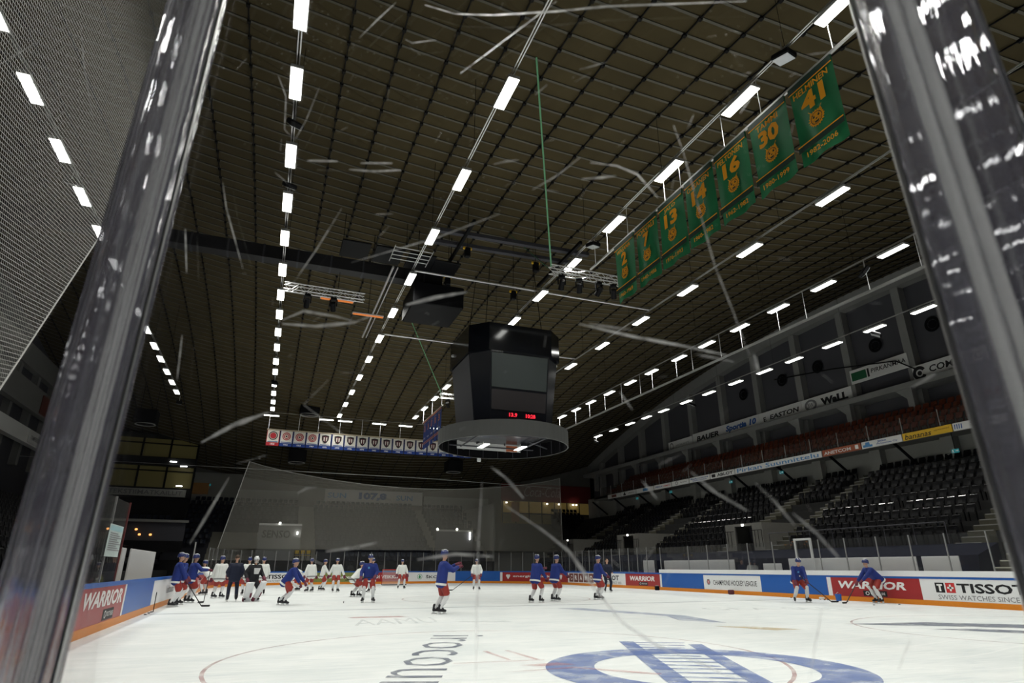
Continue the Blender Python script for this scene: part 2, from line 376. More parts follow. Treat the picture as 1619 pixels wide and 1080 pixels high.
def chl(root, L_):
    r = MB().m(0).disc((.45, .6), .13, .17, -.004, 6).m(1).disc((.45, .6), .05, .11, -.004, 6).obj('emblem', [M_TBLACK, M_TRED], root)
    return [r, text('lettering', 'CHAMPIONS HOCKEY LEAGUE', M_TBLACK, root, L_ / 2 + .28, .58, L_ - 1.2, .27, y=-.004, off=.008)]
def skoda(root, L_):
    k = MB().disc((L_ * .24, .6), .20, .235, -.004, 28); k.disc((L_ * .24, .54), 0, .09, -.004, 16); k.poly([(L_ * .24 - .12, -.005, .56), (L_ * .24 + .12, -.005, .56), (L_ * .24, -.005, .78)])
    return [k.obj('emblem', M_TGREEN, root), text('lettering', 'ŠKODA', M_TBLACK, root, L_ * .6, .6, L_ * .46, .30, y=-.004, off=.02)]
def plain(s_, m_, x=.5, wf=.7, h=.25, z=.6, off=.015, shear=0):
    return lambda root, L_: [text('lettering', s_, m_, root, L_ * x, z, L_ * wf, h, y=-.004, off=off, shear=shear)]
def cramo(root, L_):
    out = []
    k = MB(); wd = (L_ - .3) / 5
    for i in range(5): k.poly([(.15 + i * wd + .05, -.003, .26), (.15 + (i + 1) * wd - .05, -.003, .26), (.15 + (i + 1) * wd - .05, -.003, .93), (.15 + i * wd + .05, -.003, .93)])
    out.append(k.obj('letter_tiles', M_BROWN, root))
    for i, ch in enumerate('CRAMO'): out.append(text('letter', ch, M_TWHITE, root, .15 + (i + .5) * wd, .6, wd * .45, .36, y=-.006, off=.03))
    return out
def energia(root, L_):
    out = []
    for fx in (.10, .86):
        k = MB().disc((L_ * fx - .09, .68), 0, .12, -.004, 14).disc((L_ * fx + .09, .68), 0, .12, -.004, 14); k.poly([(L_ * fx - .2, -.004, .64), (L_ * fx, -.004, .36), (L_ * fx + .2, -.004, .64)])
        out.append(k.obj('heart_mark', M_TWHITE, root))
    return out + [text('lettering', 'energia & liekki as', M_TWHITE, root, L_ * .47, .62, L_ * .62, .24, y=-.004, off=.02)]
dasher(0, 12.75, M_RED, 'red board nearest on the left, white slanted letters over a black plate', marks=lambda r, L_: [], stripe=(12.55, 12.75))
# the lettering on the near left board stands close to its far end
_b = bpy.data.objects['dasher_board']; _o = _b.location
def _left_warrior():
    s0 = 0; root = _b; out = []
    ya, yb = y_line(131, XL, .7) - 8, y_line(193, XL, .7) - 8; out.append(text('lettering', 'WARRIOR', M_TWHITE, root, (ya + yb) / 2, .72, yb - ya, .36, y=-.004, off=.035, shear=.18))
    out.append(MB().poly([(10.35, -.004, .22), (11.55, -.004, .22), (11.55, -.004, .47), (10.35, -.004, .47)]).obj('tagline_plate', M_TBLACK, root))
    out.append(MB().disc((10.6, .345), .06, .09, -.007, 20, sx=1.2).obj('tagline_ring', M_TWHITE, root))
    out.append(text('tagline', 'CROSS THE LINE', M_TWHITE, root, 11.12, .345, .72, .11, y=-.007, off=.01))
    for o in out: bend(o, s0, (_o.x, _o.y))
_left_warrior()
dasher(12.75, 17.7, M_BLUE, 'plain blue board on the left, next beyond the red lettered one')
dasher(17.7, 24.5, M_WHITE, 'white board on the left behind the two players in blue, faint grey print', marks=plain('Vaihtoauto', M_TGREY, .68, .36, .3, .6, shear=.15))
dasher(24.5, 33.0, M_WHITE, 'white board on the left with big grey slanted print', marks=plain('raitio Veikkaus', M_TGREY, .4, .5, .3, .6, shear=.15))
dasher(33.0, 43.0, M_RED, 'red board at the far left where the players in white stand', marks=plain('KOTI  TORI  TV', M_TWHITE, .5, .6, .3))
dasher(43.0, 50.2, M_RED, 'red board in the curve of the far left corner', marks=plain('KOTI', M_TWHITE, .5, .5, .3))
dasher(50.2, 55.6, M_WHITE, 'white far board on the left with black square and red cross emblem', marks=lambda r, L_: tissot(r, L_, x0=.08))
dasher(55.6, 60.4, M_OLIVE, 'olive green far board with white print behind players in white', marks=plain('www.vattenfall', M_TWHITE, .5, .8, .25, off=.02))
dasher(60.4, 64.2, M_RED, 'red far board with white print behind the goal', marks=plain('KOI VEIKKAUS', M_TWHITE, .5, .8, .28, off=.02))
dasher(64.2, 68.7, M_WHITE, 'white far board with round green emblem and black letters', marks=skoda)
dasher(68.7, 73.0, M_BLUE, 'plain blue far board in the middle of the far end')
dasher(73.0, 81.2, M_RED, 'long red far board with white hearts and lettering', marks=energia, stripe=(.02, .25))
dasher(81.2, 86.0, M_WHITE, 'white far board with five brown letter tiles', marks=cramo)
dasher(86.0, 90.7, M_WHITE, 'white board in the far right curve, black letters and red cross', marks=lambda r, L_: tissot(r, L_, x0=.1))
dasher(90.7, 95.1, M_RED, 'red board in the far right curve with slanted white letters', marks=warrior)
dasher(95.1, 99.7, M_BLUE, 'plain blue board on the right, farther of the two', tall=True, stripe=(.02, .22))
dasher(99.7, 104.5, M_WHITE, 'white board on the right with narrow black letters and hexagon emblem', tall=True, marks=chl)
dasher(104.5, 108.85, M_BLUE, 'plain blue board on the right behind the stooped player, nearer of the two', tall=True)
dasher(108.85, 113.5, M_RED, 'red board on the right with slanted white letters over a black plate', tall=True, marks=lambda r, L_: warrior(r, L_), stripe=(.02, .25))
dasher(113.5, 118.4, M_WHITE, 'white board nearest on the right, large black letters with red cross square', tall=True, marks=lambda r, L_: tissot(r, L_, x0=.125))
dasher(118.4, 124.2, M_BLUE, 'blue board at the near right edge, mostly behind the clear post', tall=True)
dasher(124.3, CUM[-1] - .05, M_WHITE, 'white board round the near end below the camera')
# ---------------------------------------------------------------- glass on the boards
def glass(s0, s1, z0, z1, label, post=True, pm=None, group=None, outw=.06):
    a, b = on_path(s0), on_path(s1); root = empty('rink_glass', (a[0] + a[2] * outw, a[1] + a[3] * outw, z0), 0, label, 'glass panel', group)
    dx, dy = b[0] + b[2] * outw - root.location.x, b[1] + b[3] * outw - root.location.y; L_ = math.hypot(dx, dy); ux, uy = dx / L_, dy / L_
    h = z1 - z0; k = MB(); g = .02
    k.hexa([(ux * g - uy * .006, uy * g + ux * .006, 0), (ux * (L_ - g) - uy * .006, uy * (L_ - g) + ux * .006, 0), (ux * (L_ - g) + uy * .006, uy * (L_ - g) - ux * .006, 0), (ux * g + uy * .006, uy * g - ux * .006, 0),
            (ux * g - uy * .006, uy * g + ux * .006, h), (ux * (L_ - g) - uy * .006, uy * (L_ - g) + ux * .006, h), (ux * (L_ - g) + uy * .006, uy * (L_ - g) - ux * .006, h), (ux * g + uy * .006, uy * g - ux * .006, h)])
    k.obj('pane', M_GLASS, root)
    if post: MB().box(-.02, -.02, 0, .02, .02, h + .03).obj('post', pm or M_POST, root)
    return root
s = 43.6
while s < 94.6:
    glass(s, min(s + 1.22, 95.1), 1.08, 2.72, 'clear glass panel with thin grey post on the boards of the far end', group='glass panels of the far end'); s += 1.22
glass(41.0, 43.6, 1.08, 2.7, 'clear glass panel at the far left corner, first behind the bright tall post')
Y2S = lambda yy: CUM[len(PATH) - 1] - (yy - (YN + RC))
_px = [1043, 1087, 1117, 1149, 1181, 1220, 1258, 1293, 1334, 1384, 1436, 1492, 1558, 1640]
_ys = [y_line(p, XR + .06, 2.6) for p in _px]
for a, b in zip(_ys, _ys[1:]): glass(Y2S(a), Y2S(b), 1.28, 2.66, 'clear glass panel with grey post above the white cap of the right boards', group='glass panels of the right side')
# tall glass with paper notice on the left
glass(5.8, 8.0, 1.08, 3.0, 'tall clear glass panel on the left, nearest the clear post'); glass(8.0, 9.5, 1.08, 3.0, 'tall clear glass panel on the left holding the white notice', pm=M_STEEL)
g = glass(9.5, 11.2, 1.08, 3.0, 'tall clear glass panel on the left with red end post'); a = on_path(11.2)
MB().box(-.02, -.02, 0, .02, .02, 1.95).obj('end_post', mat('dull_red', (.13, .02, .02), .5), g, loc=(a[0] + a[2] * .06 - g.location.x, a[1] + a[3] * .06 - g.location.y, 0))
nya, nyb = y_line(169, XL - .03, 2), y_line(190, XL - .03, 2)
nt_ = MB().bevbox(-.3, -.008, 0, .3, 0, .85, .004).obj('paper_notice', mat('notice_paper', (.50, .58, .57), .6, var=.04), loc=(XL - .03, (nya + nyb) / 2, 1.66), rz=pi / 2); nt_.scale = ((nyb - nya) / .6, 1, .86)
tag(nt_, 'white and pale blue paper notice taped on the tall left glass', 'notice')
k = MB()
for i in range(9): k.poly([(-.24, -.012, .60 - i * .055), (.10 + .1 * (i % 3), -.012, .60 - i * .055), (.10 + .1 * (i % 3), -.012, .63 - i * .055), (-.24, -.012, .63 - i * .055)])
k.obj('print_lines', M_TGREY, nt_); MB().poly([(-.27, -.011, .68), (.27, -.011, .68), (.27, -.011, .82), (-.27, -.011, .82)]).obj('heading', mat('pale_blue_print', (.35, .55, .60), .5), nt_)
p = MB().box(-.03, -.03, 0, .03, .03, 1.62).obj('glass_post', M_STEEL, loc=(XL - .06, 38.4, 1.08)); tag(p, 'bright tall metal post on the left boards behind the leaning player', 'post')
# benches behind the right boards: pale partitions and a door frame; left penalty box partition
def partition(name, X, y0, y1, z0, z1, label, m=M_OFFW):
    o = MB().bevbox(X, min(y0, y1), z0, X + .06, max(y0, y1), z1, .012).obj(name, m); return tag(o, label, 'partition', 'pale partitions of the benches')
for (pa, pb, zt, lab) in ((1050, 1161, 1.86, 'pale partition panel behind the right glass, farthest'), (1206, 1235, 1.62, 'low pale box panel behind the right glass before the door frame'), (1247, 1449, 1.86, 'longest pale partition panel behind the right glass'), (1458, 1517, 1.86, 'short pale partition panel behind the right glass, nearest')):
    ya, yb = y_line(pa, 26.6, 1.6), y_line(pb, 26.6, 1.6); partition('bench_partition', 26.6, ya, yb, 0, zt, lab)
ya, yb = y_line(1017, 26.7, 1.6), y_line(1034, 26.7, 1.6)
partition('bench_partition', 26.7, ya, yb, 0, 1.9, 'narrow white panel behind the far right glass')
ya, yb = y_line(1257, 26.4, 2.6), y_line(1281, 26.4, 2.6)
d = empty('door_frame', (26.4, (ya + yb) / 2, 0), 0, 'white upright door frame behind the right boards', 'door frame'); hw = abs(ya - yb) / 2
for sgn in (-1, 1): MB().box(-.04, sgn * hw - .05, 0, .05, sgn * hw + .05, 2.75).obj('jamb', M_OFFW, d)
MB().box(-.05, -hw - .05, 2.75, .05, hw + .05, 2.85).obj('lintel', M_OFFW, d)
partition('penalty_partition', -4.7, 27.8, 33.8, 0, 2.08, 'pale partition panel behind the left boards beside the players in blue')
partition('penalty_partition', -4.75, 26.4, 27.1, 0, 2.08, 'narrow pale upright at the near end of the left partition')
struct(MB().box(-4.9, 8, 0, -3.6, 42, .32).obj('bench_floor', mat('bench_floor', (.20, .16, .09), .7)))
for i, (a, b) in enumerate(((9, 18.2), (24.6, 40))):
    bn = empty('players_bench', (-4.4, a, .32), 0, ['long wooden bench behind the near left boards', 'long wooden bench behind the far left boards'][i], 'bench', 'benches on the left')
    MB().bevbox(-.17, 0, .40, .17, b - a, .45, .01).obj('seat', mat('bench_wood', (.26, .19, .10), .6), bn)
    for yy in (.3, (b - a) / 2, b - a - .3): MB().box(-.15, yy - .03, 0, .15, yy + .03, .40).obj('leg', M_GREYP, bn)
# ================================================================== ICE MARKINGS (paint in the ice, children of the ice)
def icemark(name, b, m): return b.obj(name, m, ice)
def ring(c, r, wd, z, a0=0, a1=2 * pi, n=72):
    b = MB(); rr = [[(c[0] + (r - wd / 2) * math.cos(a0 + (a1 - a0) * k / n), c[1] + (r - wd / 2) * math.sin(a0 + (a1 - a0) * k / n), z), (c[0] + (r + wd / 2) * math.cos(a0 + (a1 - a0) * k / n), c[1] + (r + wd / 2) * math.sin(a0 + (a1 - a0) * k / n), z)] for k in range(n + 1)]
    b.loft(rr, cap=False, closed=False); return b
def paint(name, c, a):
    m = bpy.data.materials.new(name); m.use_nodes = True; nt = m.node_tree; b = nt.nodes['Principled BSDF']; b.inputs['Base Color'].default_value = (*c, 1); b.inputs['Roughness'].default_value = .5
    n = nt.nodes.new('ShaderNodeTexNoise'); n.inputs['Scale'].default_value = 2.2; n.inputs['Detail'].default_value = 6; tc = nt.nodes.new('ShaderNodeTexCoord'); nt.links.new(tc.outputs['Object'], n.inputs['Vector'])
    r = nt.nodes.new('ShaderNodeMapRange'); r.inputs[1].default_value = .35; r.inputs[2].default_value = .6; r.inputs[3].default_value = a * .45; r.inputs[4].default_value = a
    nt.links.new(n.outputs['Fac'], r.inputs[0]); nt.links.new(r.outputs[0], b.inputs['Alpha']); return m
P_RED = paint('ice_red', (.42, .14, .14), .42); P_BLUE = paint('ice_blue', (.13, .20, .46), .72); P_GREY = paint('ice_grey', (.14, .16, .22), .8); P_LINE = paint('ice_faded', (.28, .33, .38), .7)
P_FAINT = paint('ice_faint', (.40, .44, .47), .2); P_TAN = paint('ice_tan', (.62, .46, .22), .5); P_FRED = paint('ice_faint_red', (.55, .20, .20), .4); P_BL2 = paint('ice_blue_faint', (.16, .22, .42), .42)
icemark('circle_line', ring((3.95, 10.75), 4.55, .06, .004), P_RED); icemark('circle_line', ring((18.3, 10.5), 4.4, .06, .004), P_RED)
icemark('circle_line', ring((XC, 30), 4.5, .06, .004), P_RED); icemark('circle_line', ring((3.95, 49.5), 4.5, .06, .004), P_RED); icemark('circle_line', ring((18.3, 49.5), 4.5, .06, .004), P_RED)
icemark('blue_line', MB().box(XL + .1, 24.05, .001, XR - .1, 24.17, .003), P_LINE)
icemark('far_line', MB().box(XL + .1, 37.9, .001, XR - .1, 38.05, .003), P_FAINT); icemark('goal_line', MB().box(2, 56.4, .001, 20, 56.46, .003), P_RED)
# blue ring logo with crossing lettered band
icemark('logo_ring', ring((6.35, 8.5), 1.98, .74, .006), P_BLUE)
b = MB(); b.poly([(6.98, 12.0, .008), (7.25, 11.9, .008), (5.42, 7.5, .008), (5.12, 7.6, .008)]).poly([(8.0, 11.1, .008), (8.25, 11.0, .008), (6.3, 6.9, .008), (6.02, 7.0, .008)]); icemark('logo_band', b, P_BLUE)
b = MB()
for k in range(13):
    t = k / 12; x0, y0 = 7.12 - 1.7 * t, 11.8 - 4.1 * t; x1, y1 = x0 + .95 - .1 * (k % 3), y0 - .45; b.poly([(x0, y0, .007), (x1, y1, .007), (x1 - .02, y1 - .1, .007), (x0 - .02, y0 - .1, .007)])
icemark('logo_band_letters', b, P_BLUE)
b = MB(); b.poly([(3.9, 9.75, .009), (4.15, 9.55, .009), (4.75, 9.5, .009), (4.55, 9.8, .009)]).poly([(3.9, 11.55, .009), (3.98, 11.52, .009), (4.0, 10.35, .009), (3.93, 10.35, .009)]).poly([(4.3, 11.5, .009), (4.38, 11.48, .009), (4.45, 10.2, .009), (4.37, 10.2, .009)]).poly([(3.0, 10.32, .009), (4.5, 10.18, .009), (4.5, 10.12, .009), (3.0, 10.27, .009)]).poly([(3.4, 9.2, .009), (4.6, 9.3, .009), (5.5, 8.3, .009), (5.4, 8.22, .009), (4.55, 9.2, .009)]); icemark('logo_stick', b, P_FRED)
t = text('ice_lettering', 'irocoun', P_GREY, ice, 0, 0, 6.6, 1.12, y=0, off=-.008)
up = Vector((.94, -.34, 0)).normalized(); rt = Vector((-.36, -.93, 0)).normalized()
for v in t.data.vertices: v.co = Vector((3.08, 11.25, .006)) + rt * v.co.x + up * v.co.z
b = MB(); b.poly([(14.6, 13.4, .005), (17.2, 13.0, .005), (20.5, 10.2, .005), (19.2, 9.6, .005), (17.0, 11.6, .005)]).poly([(15.4, 11.6, .006), (16.6, 11.2, .006), (18.0, 9.2, .006), (17.3, 8.8, .006)]); icemark('faded_logo', b, P_GREY)
b = MB(); b.poly([(10.3, 22.0, .005), (11.2, 22.1, .005), (12.6, 17.5, .005), (12.0, 14.8, .005), (11.3, 16.0, .005), (11.9, 17.5, .005)]); icemark('faded_logo', b, P_BL2)
b = MB(); b.poly([(11.0, 14.1, .005), (11.9, 13.6, .005), (12.5, 12.6, .005), (11.7, 12.7, .005)]); icemark('faded_logo', b, P_TAN)
b = MB(); b.poly([(5.2, 17.9, .005), (6.6, 17.6, .005), (6.7, 17.2, .005), (5.6, 17.4, .005)]); icemark('faded_print', b, P_FAINT)
t = text('faded_print', 'AAMU', P_FAINT, ice, 0, 0, 2.4, 2.0, y=0)
for v in t.data.vertices: v.co = Vector((3.7, 18.6, .005)) + Vector((.97, .1, 0)) * v.co.x + Vector((.1, .97, 0)) * v.co.z
b = MB(); b.poly([(2.6, 20.6, .005), (4.2, 20.5, .005), (4.4, 20.0, .005), (2.7, 20.1, .005)]); icemark('faded_print', b, P_FRED)
t = text('faded_print', 'GEA SUN', P_FAINT, ice, 0, 0, 6, 1.4, y=0)
for v in t.data.vertices: v.co = Vector((17.8, 19.0, .005)) + Vector((.9, -.3, 0)) * v.co.x + Vector((.3, .9, 0)) * v.co.z
# ================================================================== CEILING EQUIPMENT
# strip lights: seven long rows, one row across the far end
def make_light(along_y=True):
    root = empty('strip_light', (0, 0, 0))
    l, wd = .6, .15
    h = MB(); h.bevbox(-wd - .012, -l - .02, .012, wd + .012, l + .02, .11, .01) if along_y else h.bevbox(-l - .02, -wd - .012, .012, l + .02, wd + .012, .11, .01)
    h.obj('housing', M_GREYP, root)
    q = MB()
    if along_y: q.bevbox(-wd, -l, -.012, wd, l, .011, .008)
    else: q.bevbox(-l, -wd, -.012, l, wd, .011, .008)
    q.obj('diffuser', M_LAMP, root)
    al = bpy.data.lights.new('strip_lamp', 'AREA'); al.shape = 'RECTANGLE'; al.size = .3 if along_y else 1.2; al.size_y = 1.2 if along_y else .3; al.energy = LAMP_W; al.spread = math.radians(LAMP_CONE); al.color = (1.0, .975, .91)
    link('lamp', al, root, (0, 0, -.02))
    hk = MB()
    for t in (-.4, .4):
        hk.box(-.012, t - .012, .11, .012, t + .012, .26) if along_y else hk.box(t - .012, -.012, .11, t + .012, .012, .26)
    hk.obj('hanger', M_STEEL, root)
    return root
P_LONG = make_light(True); P_CROSS = make_light(False)
rows = [  # lowest entries lie out of frame, mirrored in to brighten the near ice
    [.50, .72, .94, 1.17, 1.39, 1.62, 1.84, 2.06, 2.29, 2.51, 2.74, 2.96, 3.19, 3.40, 3.63, 3.85, 4.07],
    [.51, .73, .955, 1.16, 1.43, 1.66, 1.88, 2.12, 2.35, 2.56, 2.78, 3.0, 3.23, 3.42, 3.68, 3.89, 4.11, 4.31],
    [.40, .675, 1.02, 1.37, 1.70, 2.03, 2.37, 2.70, 3.02, 3.36, 3.69, 4.01, 4.35],
    [.30, .575, .85, 1.13, 1.42, 1.71, 1.99, 2.275, 2.56, 2.84, 3.10, 3.37, 3.65, 3.93, 4.2],
    [.40, .72, 1.06, 1.40, 1.74, 2.07, 2.41, 2.75, 3.09, 3.43, 3.77, 4.1],
    [.52, .75, .98, 1.23, 1.52, 1.75, 1.98, 2.21, 2.43, 2.68, 2.90, 3.14, 3.38, 3.59, 3.81],
    [.62, .85, 1.08, 1.31, 1.54, 1.77, 2.0, 2.24, 2.45, 2.68, 2.92, 3.15, 3.40, 3.61, 3.83, 4.07, 4.32]]
rowname = ['outermost left row', 'straight row left of centre', 'row left of the cube', 'row over the green banners', 'row right of the green banners', 'row with rods down to a rail', 'outermost right row']
used = {}
def place_light(proto, x, y, z, label, group):
    o = proto if id(proto) not in used else copy_tree(proto); used[id(proto)] = 1
    o.location = (x, y, z); tag(o, label, 'ceiling light', group); return o
for i, (k, ys) in enumerate(zip(ROW_K, rows)):
    X = k * LU
    for q in ys: place_light(P_LONG, X, q * LU, LZ, 'white strip light in the ceiling %s' % rowname[i], 'lights of the ' + rowname[i])
    y0, y1 = ys[0] * LU - 1, ys[-1] * LU + 1
    tr = empty('light_track', (X, y0, LZ + .26), 0, 'thin twin metal track of the ' + rowname[i], 'light track', 'light tracks')
    for dx in (-.035, .035): MB().box(dx - .014, 0, 0, dx + .014, y1 - y0, .03).obj('rail', M_ALU, tr)
    wz = MB(); yy = y0 + .5
    while yy < y1:
        wz.tube([(0, yy - y0, .02), (0, yy - y0, ceil_z(X, yy) - LZ - .3)], .008, 4); yy += LU * .45
    wz.obj('suspension_wires', M_BLACK, tr)
for q in (3.7, 5.3, 8.3, 10.7, 13.2, -.9 + .1): place_light(P_CROSS, q, 54.6, LZ, 'white strip light set crosswise above the white far banners', 'crosswise lights of the far end')
for q in (.5, 3.0, 5.5, 8.0, 10.5, 13.0, 15.5): place_light(P_CROSS, q, 4.6, LZ, 'unseen white strip light added crosswise over the near end', 'crosswise lights of the near end')  # unseen row mirroring the far end, added to brighten the near ice
mt_ = empty('light_track', (-1.2, 4.6, LZ + .26), 0, 'thin metal track of the unseen crosswise lights over the near end', 'light track', 'light tracks'); MB().box(0, -.02, 0, 19, .02, .03).obj('rail', M_ALU, mt_)
tr = empty('light_track', (-1.2, 54.6, LZ + .26), 0, 'thin metal track across the hall above the white far banners', 'light track', 'light tracks'); MB().box(0, -.02, 0, 19, .02, .03).obj('rail', M_ALU, tr)
for yy, lab in ((24.2, 'nearer pale tube spanning between two light rows above the video cube'), (32.6, 'farther pale tube spanning between two light rows behind the video cube')):
    tag(MB().tube([(0, 0, 0), (12.2, 0, 0)], .05, 8).obj('cross_tube', M_ALU, loc=(4.7, yy, LZ + .3)), lab, 'cross tube', 'cross tubes')
tr = empty('service_rail', (3.7, 23.8, LZ + .1), 0, 'pair of bright rails beside the light row left of the cube', 'rail'); MB().tube([(0, 0, 0), (0, 9.2, 0)], .05, 8).obj('rail', M_ALU, tr); MB().tube([(.2, 0, 0), (.2, 9.2, 0)], .03, 8).obj('rail', M_ALU, tr)
for r_ in (tr,):
    q = MB()
    for k in range(4): q.tube([(-.2, -.3 - k * .35, .25), (1.4, -.3 - k * .35, .25)], .02, 5)
    q.tube([(-.2, 0, .25), (-.2, -1.5, .25)], .02, 5).tube([(1.4, 0, .25), (1.4, -1.5, .25)], .02, 5); q.obj('grid_end', M_STEEL, r_)
# square floodlights among the strips
def flood(x, y, z, rx, rz, label):
    root = empty('floodlight', (x, y, z), rz, label, 'floodlight', 'square floodlights')
    R_ = Matrix.Rotation(rx, 4, 'X')
    b = MB(); b.bevbox(-.20, -.25, 0, .20, .25, .16, .03); me = b.mesh('housing', M_BLACK); me.transform(R_); link('housing', me, root)
    b = MB(); b.bevbox(-.17, -.22, -.012, .17, .22, -.001, .004); me = b.mesh('lens', mat('flood_lens', (.78, .80, .82), .15, .3)); me.transform(R_); link('lens', me, root)
    MB().tube([(0, 0, .15), (0, 0, .55)], .02, 6).obj('bracket', M_STEEL, root)
for a in ((-.72, 15.6, LZ - .15, .75, .4, 'square floodlight hanging tilted in the left light row, nearest'), (-.74, 18.9, LZ - .12, .6, .3, 'small square floodlight in the left light row beyond the nearest one'),
          (10.8, 8.7, LZ + .05, .2, .2, 'square floodlight on the track just above the nearest green banner'), (10.8, 18.9, LZ - .05, .2, .2, 'square floodlight on the track near the farthest green banner'),
          (22.4, 16.2, LZ - .35, -.9, 1.2, 'pale floodlight turned sideways under the rodded light row'), (29.4, 21.5, LZ - .35, .5, .6, 'square floodlight under the outer right light row, nearer'), (29.4, 37.5, LZ - .4, .5, .6, 'square floodlight under the outer right light row, farther'),
          (-7.4, 20.9, LZ - .35, .4, .2, 'square floodlight left of the clear post under the outer left row'), (-7.4, 51.0, LZ - .4, .6, .2, 'square floodlight at the far end of the outer left row'), (-.75, 43.2, LZ - .3, .6, .3, 'square floodlight far along the left light row'), (29.4, 52.8, LZ - .5, .5, .6, 'square floodlight at the far end of the outer right row')): flood(*a)
# steel rail hung on rods under row six
rl = empty('hung_rail', (22.45, 12, 12.32), 0, 'long steel rail hung on rods below the right hand light row', 'rail'); MB().box(-.05, 0, -.05, .05, 39, .05).obj('rail', M_STEEL, rl)
for q in [1.15, 1.34, 1.62, 1.76, 1.98, 2.12, 2.33, 2.46, 2.68, 2.8, 3.0, 3.2, 3.4, 3.6, 3.85]: MB().tube([(0, q * LU - 12, 0), (0, q * LU - 12, LZ + .25 - 12.32)], .014, 5).obj('rod', M_WHITE, rl)
# ---------------------------------------------------------------- banners
def cloth_plane(w_, h_, n, amp, ph, taper=.0):
    b = MB(); b.grid(lambda u, v: ((u - .5) * w_ * (1 - taper * (1 - abs(2 * v - 1)) * .5), amp * math.sin(u * 9 + ph + v * 1.5) * (1 - v) , v * h_ - h_), n, 8); return b
def emblem_round(parent, x, z, r, y):
    b = MB(); n = 40; b.m(0).poly([(x + r * (1 + .10 * (-1) ** k + .06 * math.sin(k * 2.3)) * math.cos(2 * pi * k / n), y, z + r * (1 + .10 * (-1) ** k) * math.sin(2 * pi * k / n)) for k in range(n)])
    for sx_ in (-1, 1): b.poly([(x + sx_ * r * .85, y, z + r * .55), (x + sx_ * r * .72, y, z + r * 1.12), (x + sx_ * r * .4, y, z + r * .85)]).tube([(x + sx_ * r * .72, y, z + r * 1.1), (x + sx_ * r * .9, y, z + r * 1.3)], .006, 4)
    y2 = y - .004; b.m(1).disc((x, z), r * .70, r * .78, y2, 20)
    for sx_ in (-1, 1):
        b.disc((x + sx_ * r * .33, z + r * .22), 0, r * .15, y2, 8); b.poly([(x + sx_ * r * .15, y2, z + r * .42), (x + sx_ * r * .55, y2, z + r * .52), (x + sx_ * r * .5, y2, z + r * .42)])
        for k in range(3): b.poly([(x + sx_ * r * .25, y2, z - r * (.2 + .12 * k)), (x + sx_ * r * .65, y2, z - r * (.12 + .2 * k)), (x + sx_ * r * .65, y2, z - r * (.16 + .2 * k))])
    b.poly([(x - r * .16, y2, z - r * .02), (x + r * .16, y2, z - r * .02), (x, y2, z - r * .22)]).poly([(x - r * .34, y2, z - r * .34), (x + r * .34, y2, z - r * .34), (x + r * .2, y2, z - r * .6), (x - r * .2, y2, z - r * .6)])
    return b.obj('crest', [M_GOLD, M_DGREEN], parent)
zt = 12.60
rb = empty('banner_rail', (10.8, 6.0, zt), 0, 'straight metal rail carrying the seven green banners', 'banner rail', 'banner rails'); MB().box(-.03, 0, -.03, .03, 13.2, .03).obj('rail', M_STEEL, rb)
for q in (.61, .80, .92, 1.09, 1.16, 1.35, 1.47, 1.55): MB().tube([(0, q * LU - 6, 0), (0, q * LU - 6, LZ + .25 - zt)], .011, 5).obj('rod', M_WHITE, rb)
for i, (nm, no, yrs) in enumerate((('HELMINEN', '41', '1982-2006'), ('TAMMI', '30', '1980-1999'), ('PELTONEN', '16', '1962-1982'), ('OKSANEN', '14', '1960-1982'), ('JALO', '13', '1976-1993'), ('PORVALI', '7', '1940-1956'), ('WASAMA', '2', '1960-1969'))):
    lab = 'green cloth banner with orange %s, %s' % (no, ['nearest and largest of its row', 'second from the near end', 'third from the near end', 'middle one of its row', 'third from the far end', 'second from the far end', 'farthest by the truss'][i])
    yc = 8.1 + 1.42 * i; wd = 1.28; hh = 2.28
    root = cloth_plane(wd, hh, 14, .045, i * 1.3).obj('green_banner', M_GREENC, smooth=True, loc=(10.8, yc, zt - .03), rz=-pi / 2); tag(root, lab, 'banner', 'green jersey banners')
    b = MB(); b.poly([(-wd / 2, -.05, -.02), (wd / 2, -.05, -.02), (wd / 2, -.05, -.20), (-wd / 2, -.05, -.20)][::-1]).poly([(-wd / 2, -.055, -1.78), (wd / 2, -.055, -1.78), (wd / 2, -.055, -1.93), (-wd / 2, -.055, -1.93)][::-1]); b.obj('dark_band', M_DGREEN, root)
    b = MB(); b.poly([(-wd / 2, -.056, -.20), (wd / 2, -.056, -.20), (wd / 2, -.056, -.23), (-wd / 2, -.056, -.23)][::-1]).poly([(-wd / 2, -.056, -1.75), (wd / 2, -.056, -1.75), (wd / 2, -.056, -1.78), (-wd / 2, -.056, -1.78)][::-1]); b.obj('gold_line', M_GOLD, root)
    text('name_lettering', nm, M_GOLD, root, 0, -.37, min(1.02, .15 * len(nm)), .17, y=-.06, off=.02)
    text('number', no, M_GOLD, root, 0, -.74, .34 * len(no), .50, y=-.06, off=.045)
    emblem_round(root, 0, -1.33, .21, -.06)
    text('years', yrs, M_GOLD, root, 0, -2.08, .86, .14, y=-.06, off=.01)
zt = 12.3
rb = empty('banner_rail', (-1.0, 54.4, zt), 0, 'straight pale rail carrying the white far banners', 'banner rail', 'banner rails'); MB().box(0, -.04, -.04, 18.2, .04, .05).obj('rail', mat('wood_rail', (.50, .42, .30), .6), rb)
for q in (.1, 2.5, 4.1, 5.9, 7.8, 9.4, 11.2, 13.5, 15.8, 18): MB().tube([(q, 0, 0), (q, 0, LZ + .25 - zt)], .02, 5).obj('rod', M_WHITE, rb)
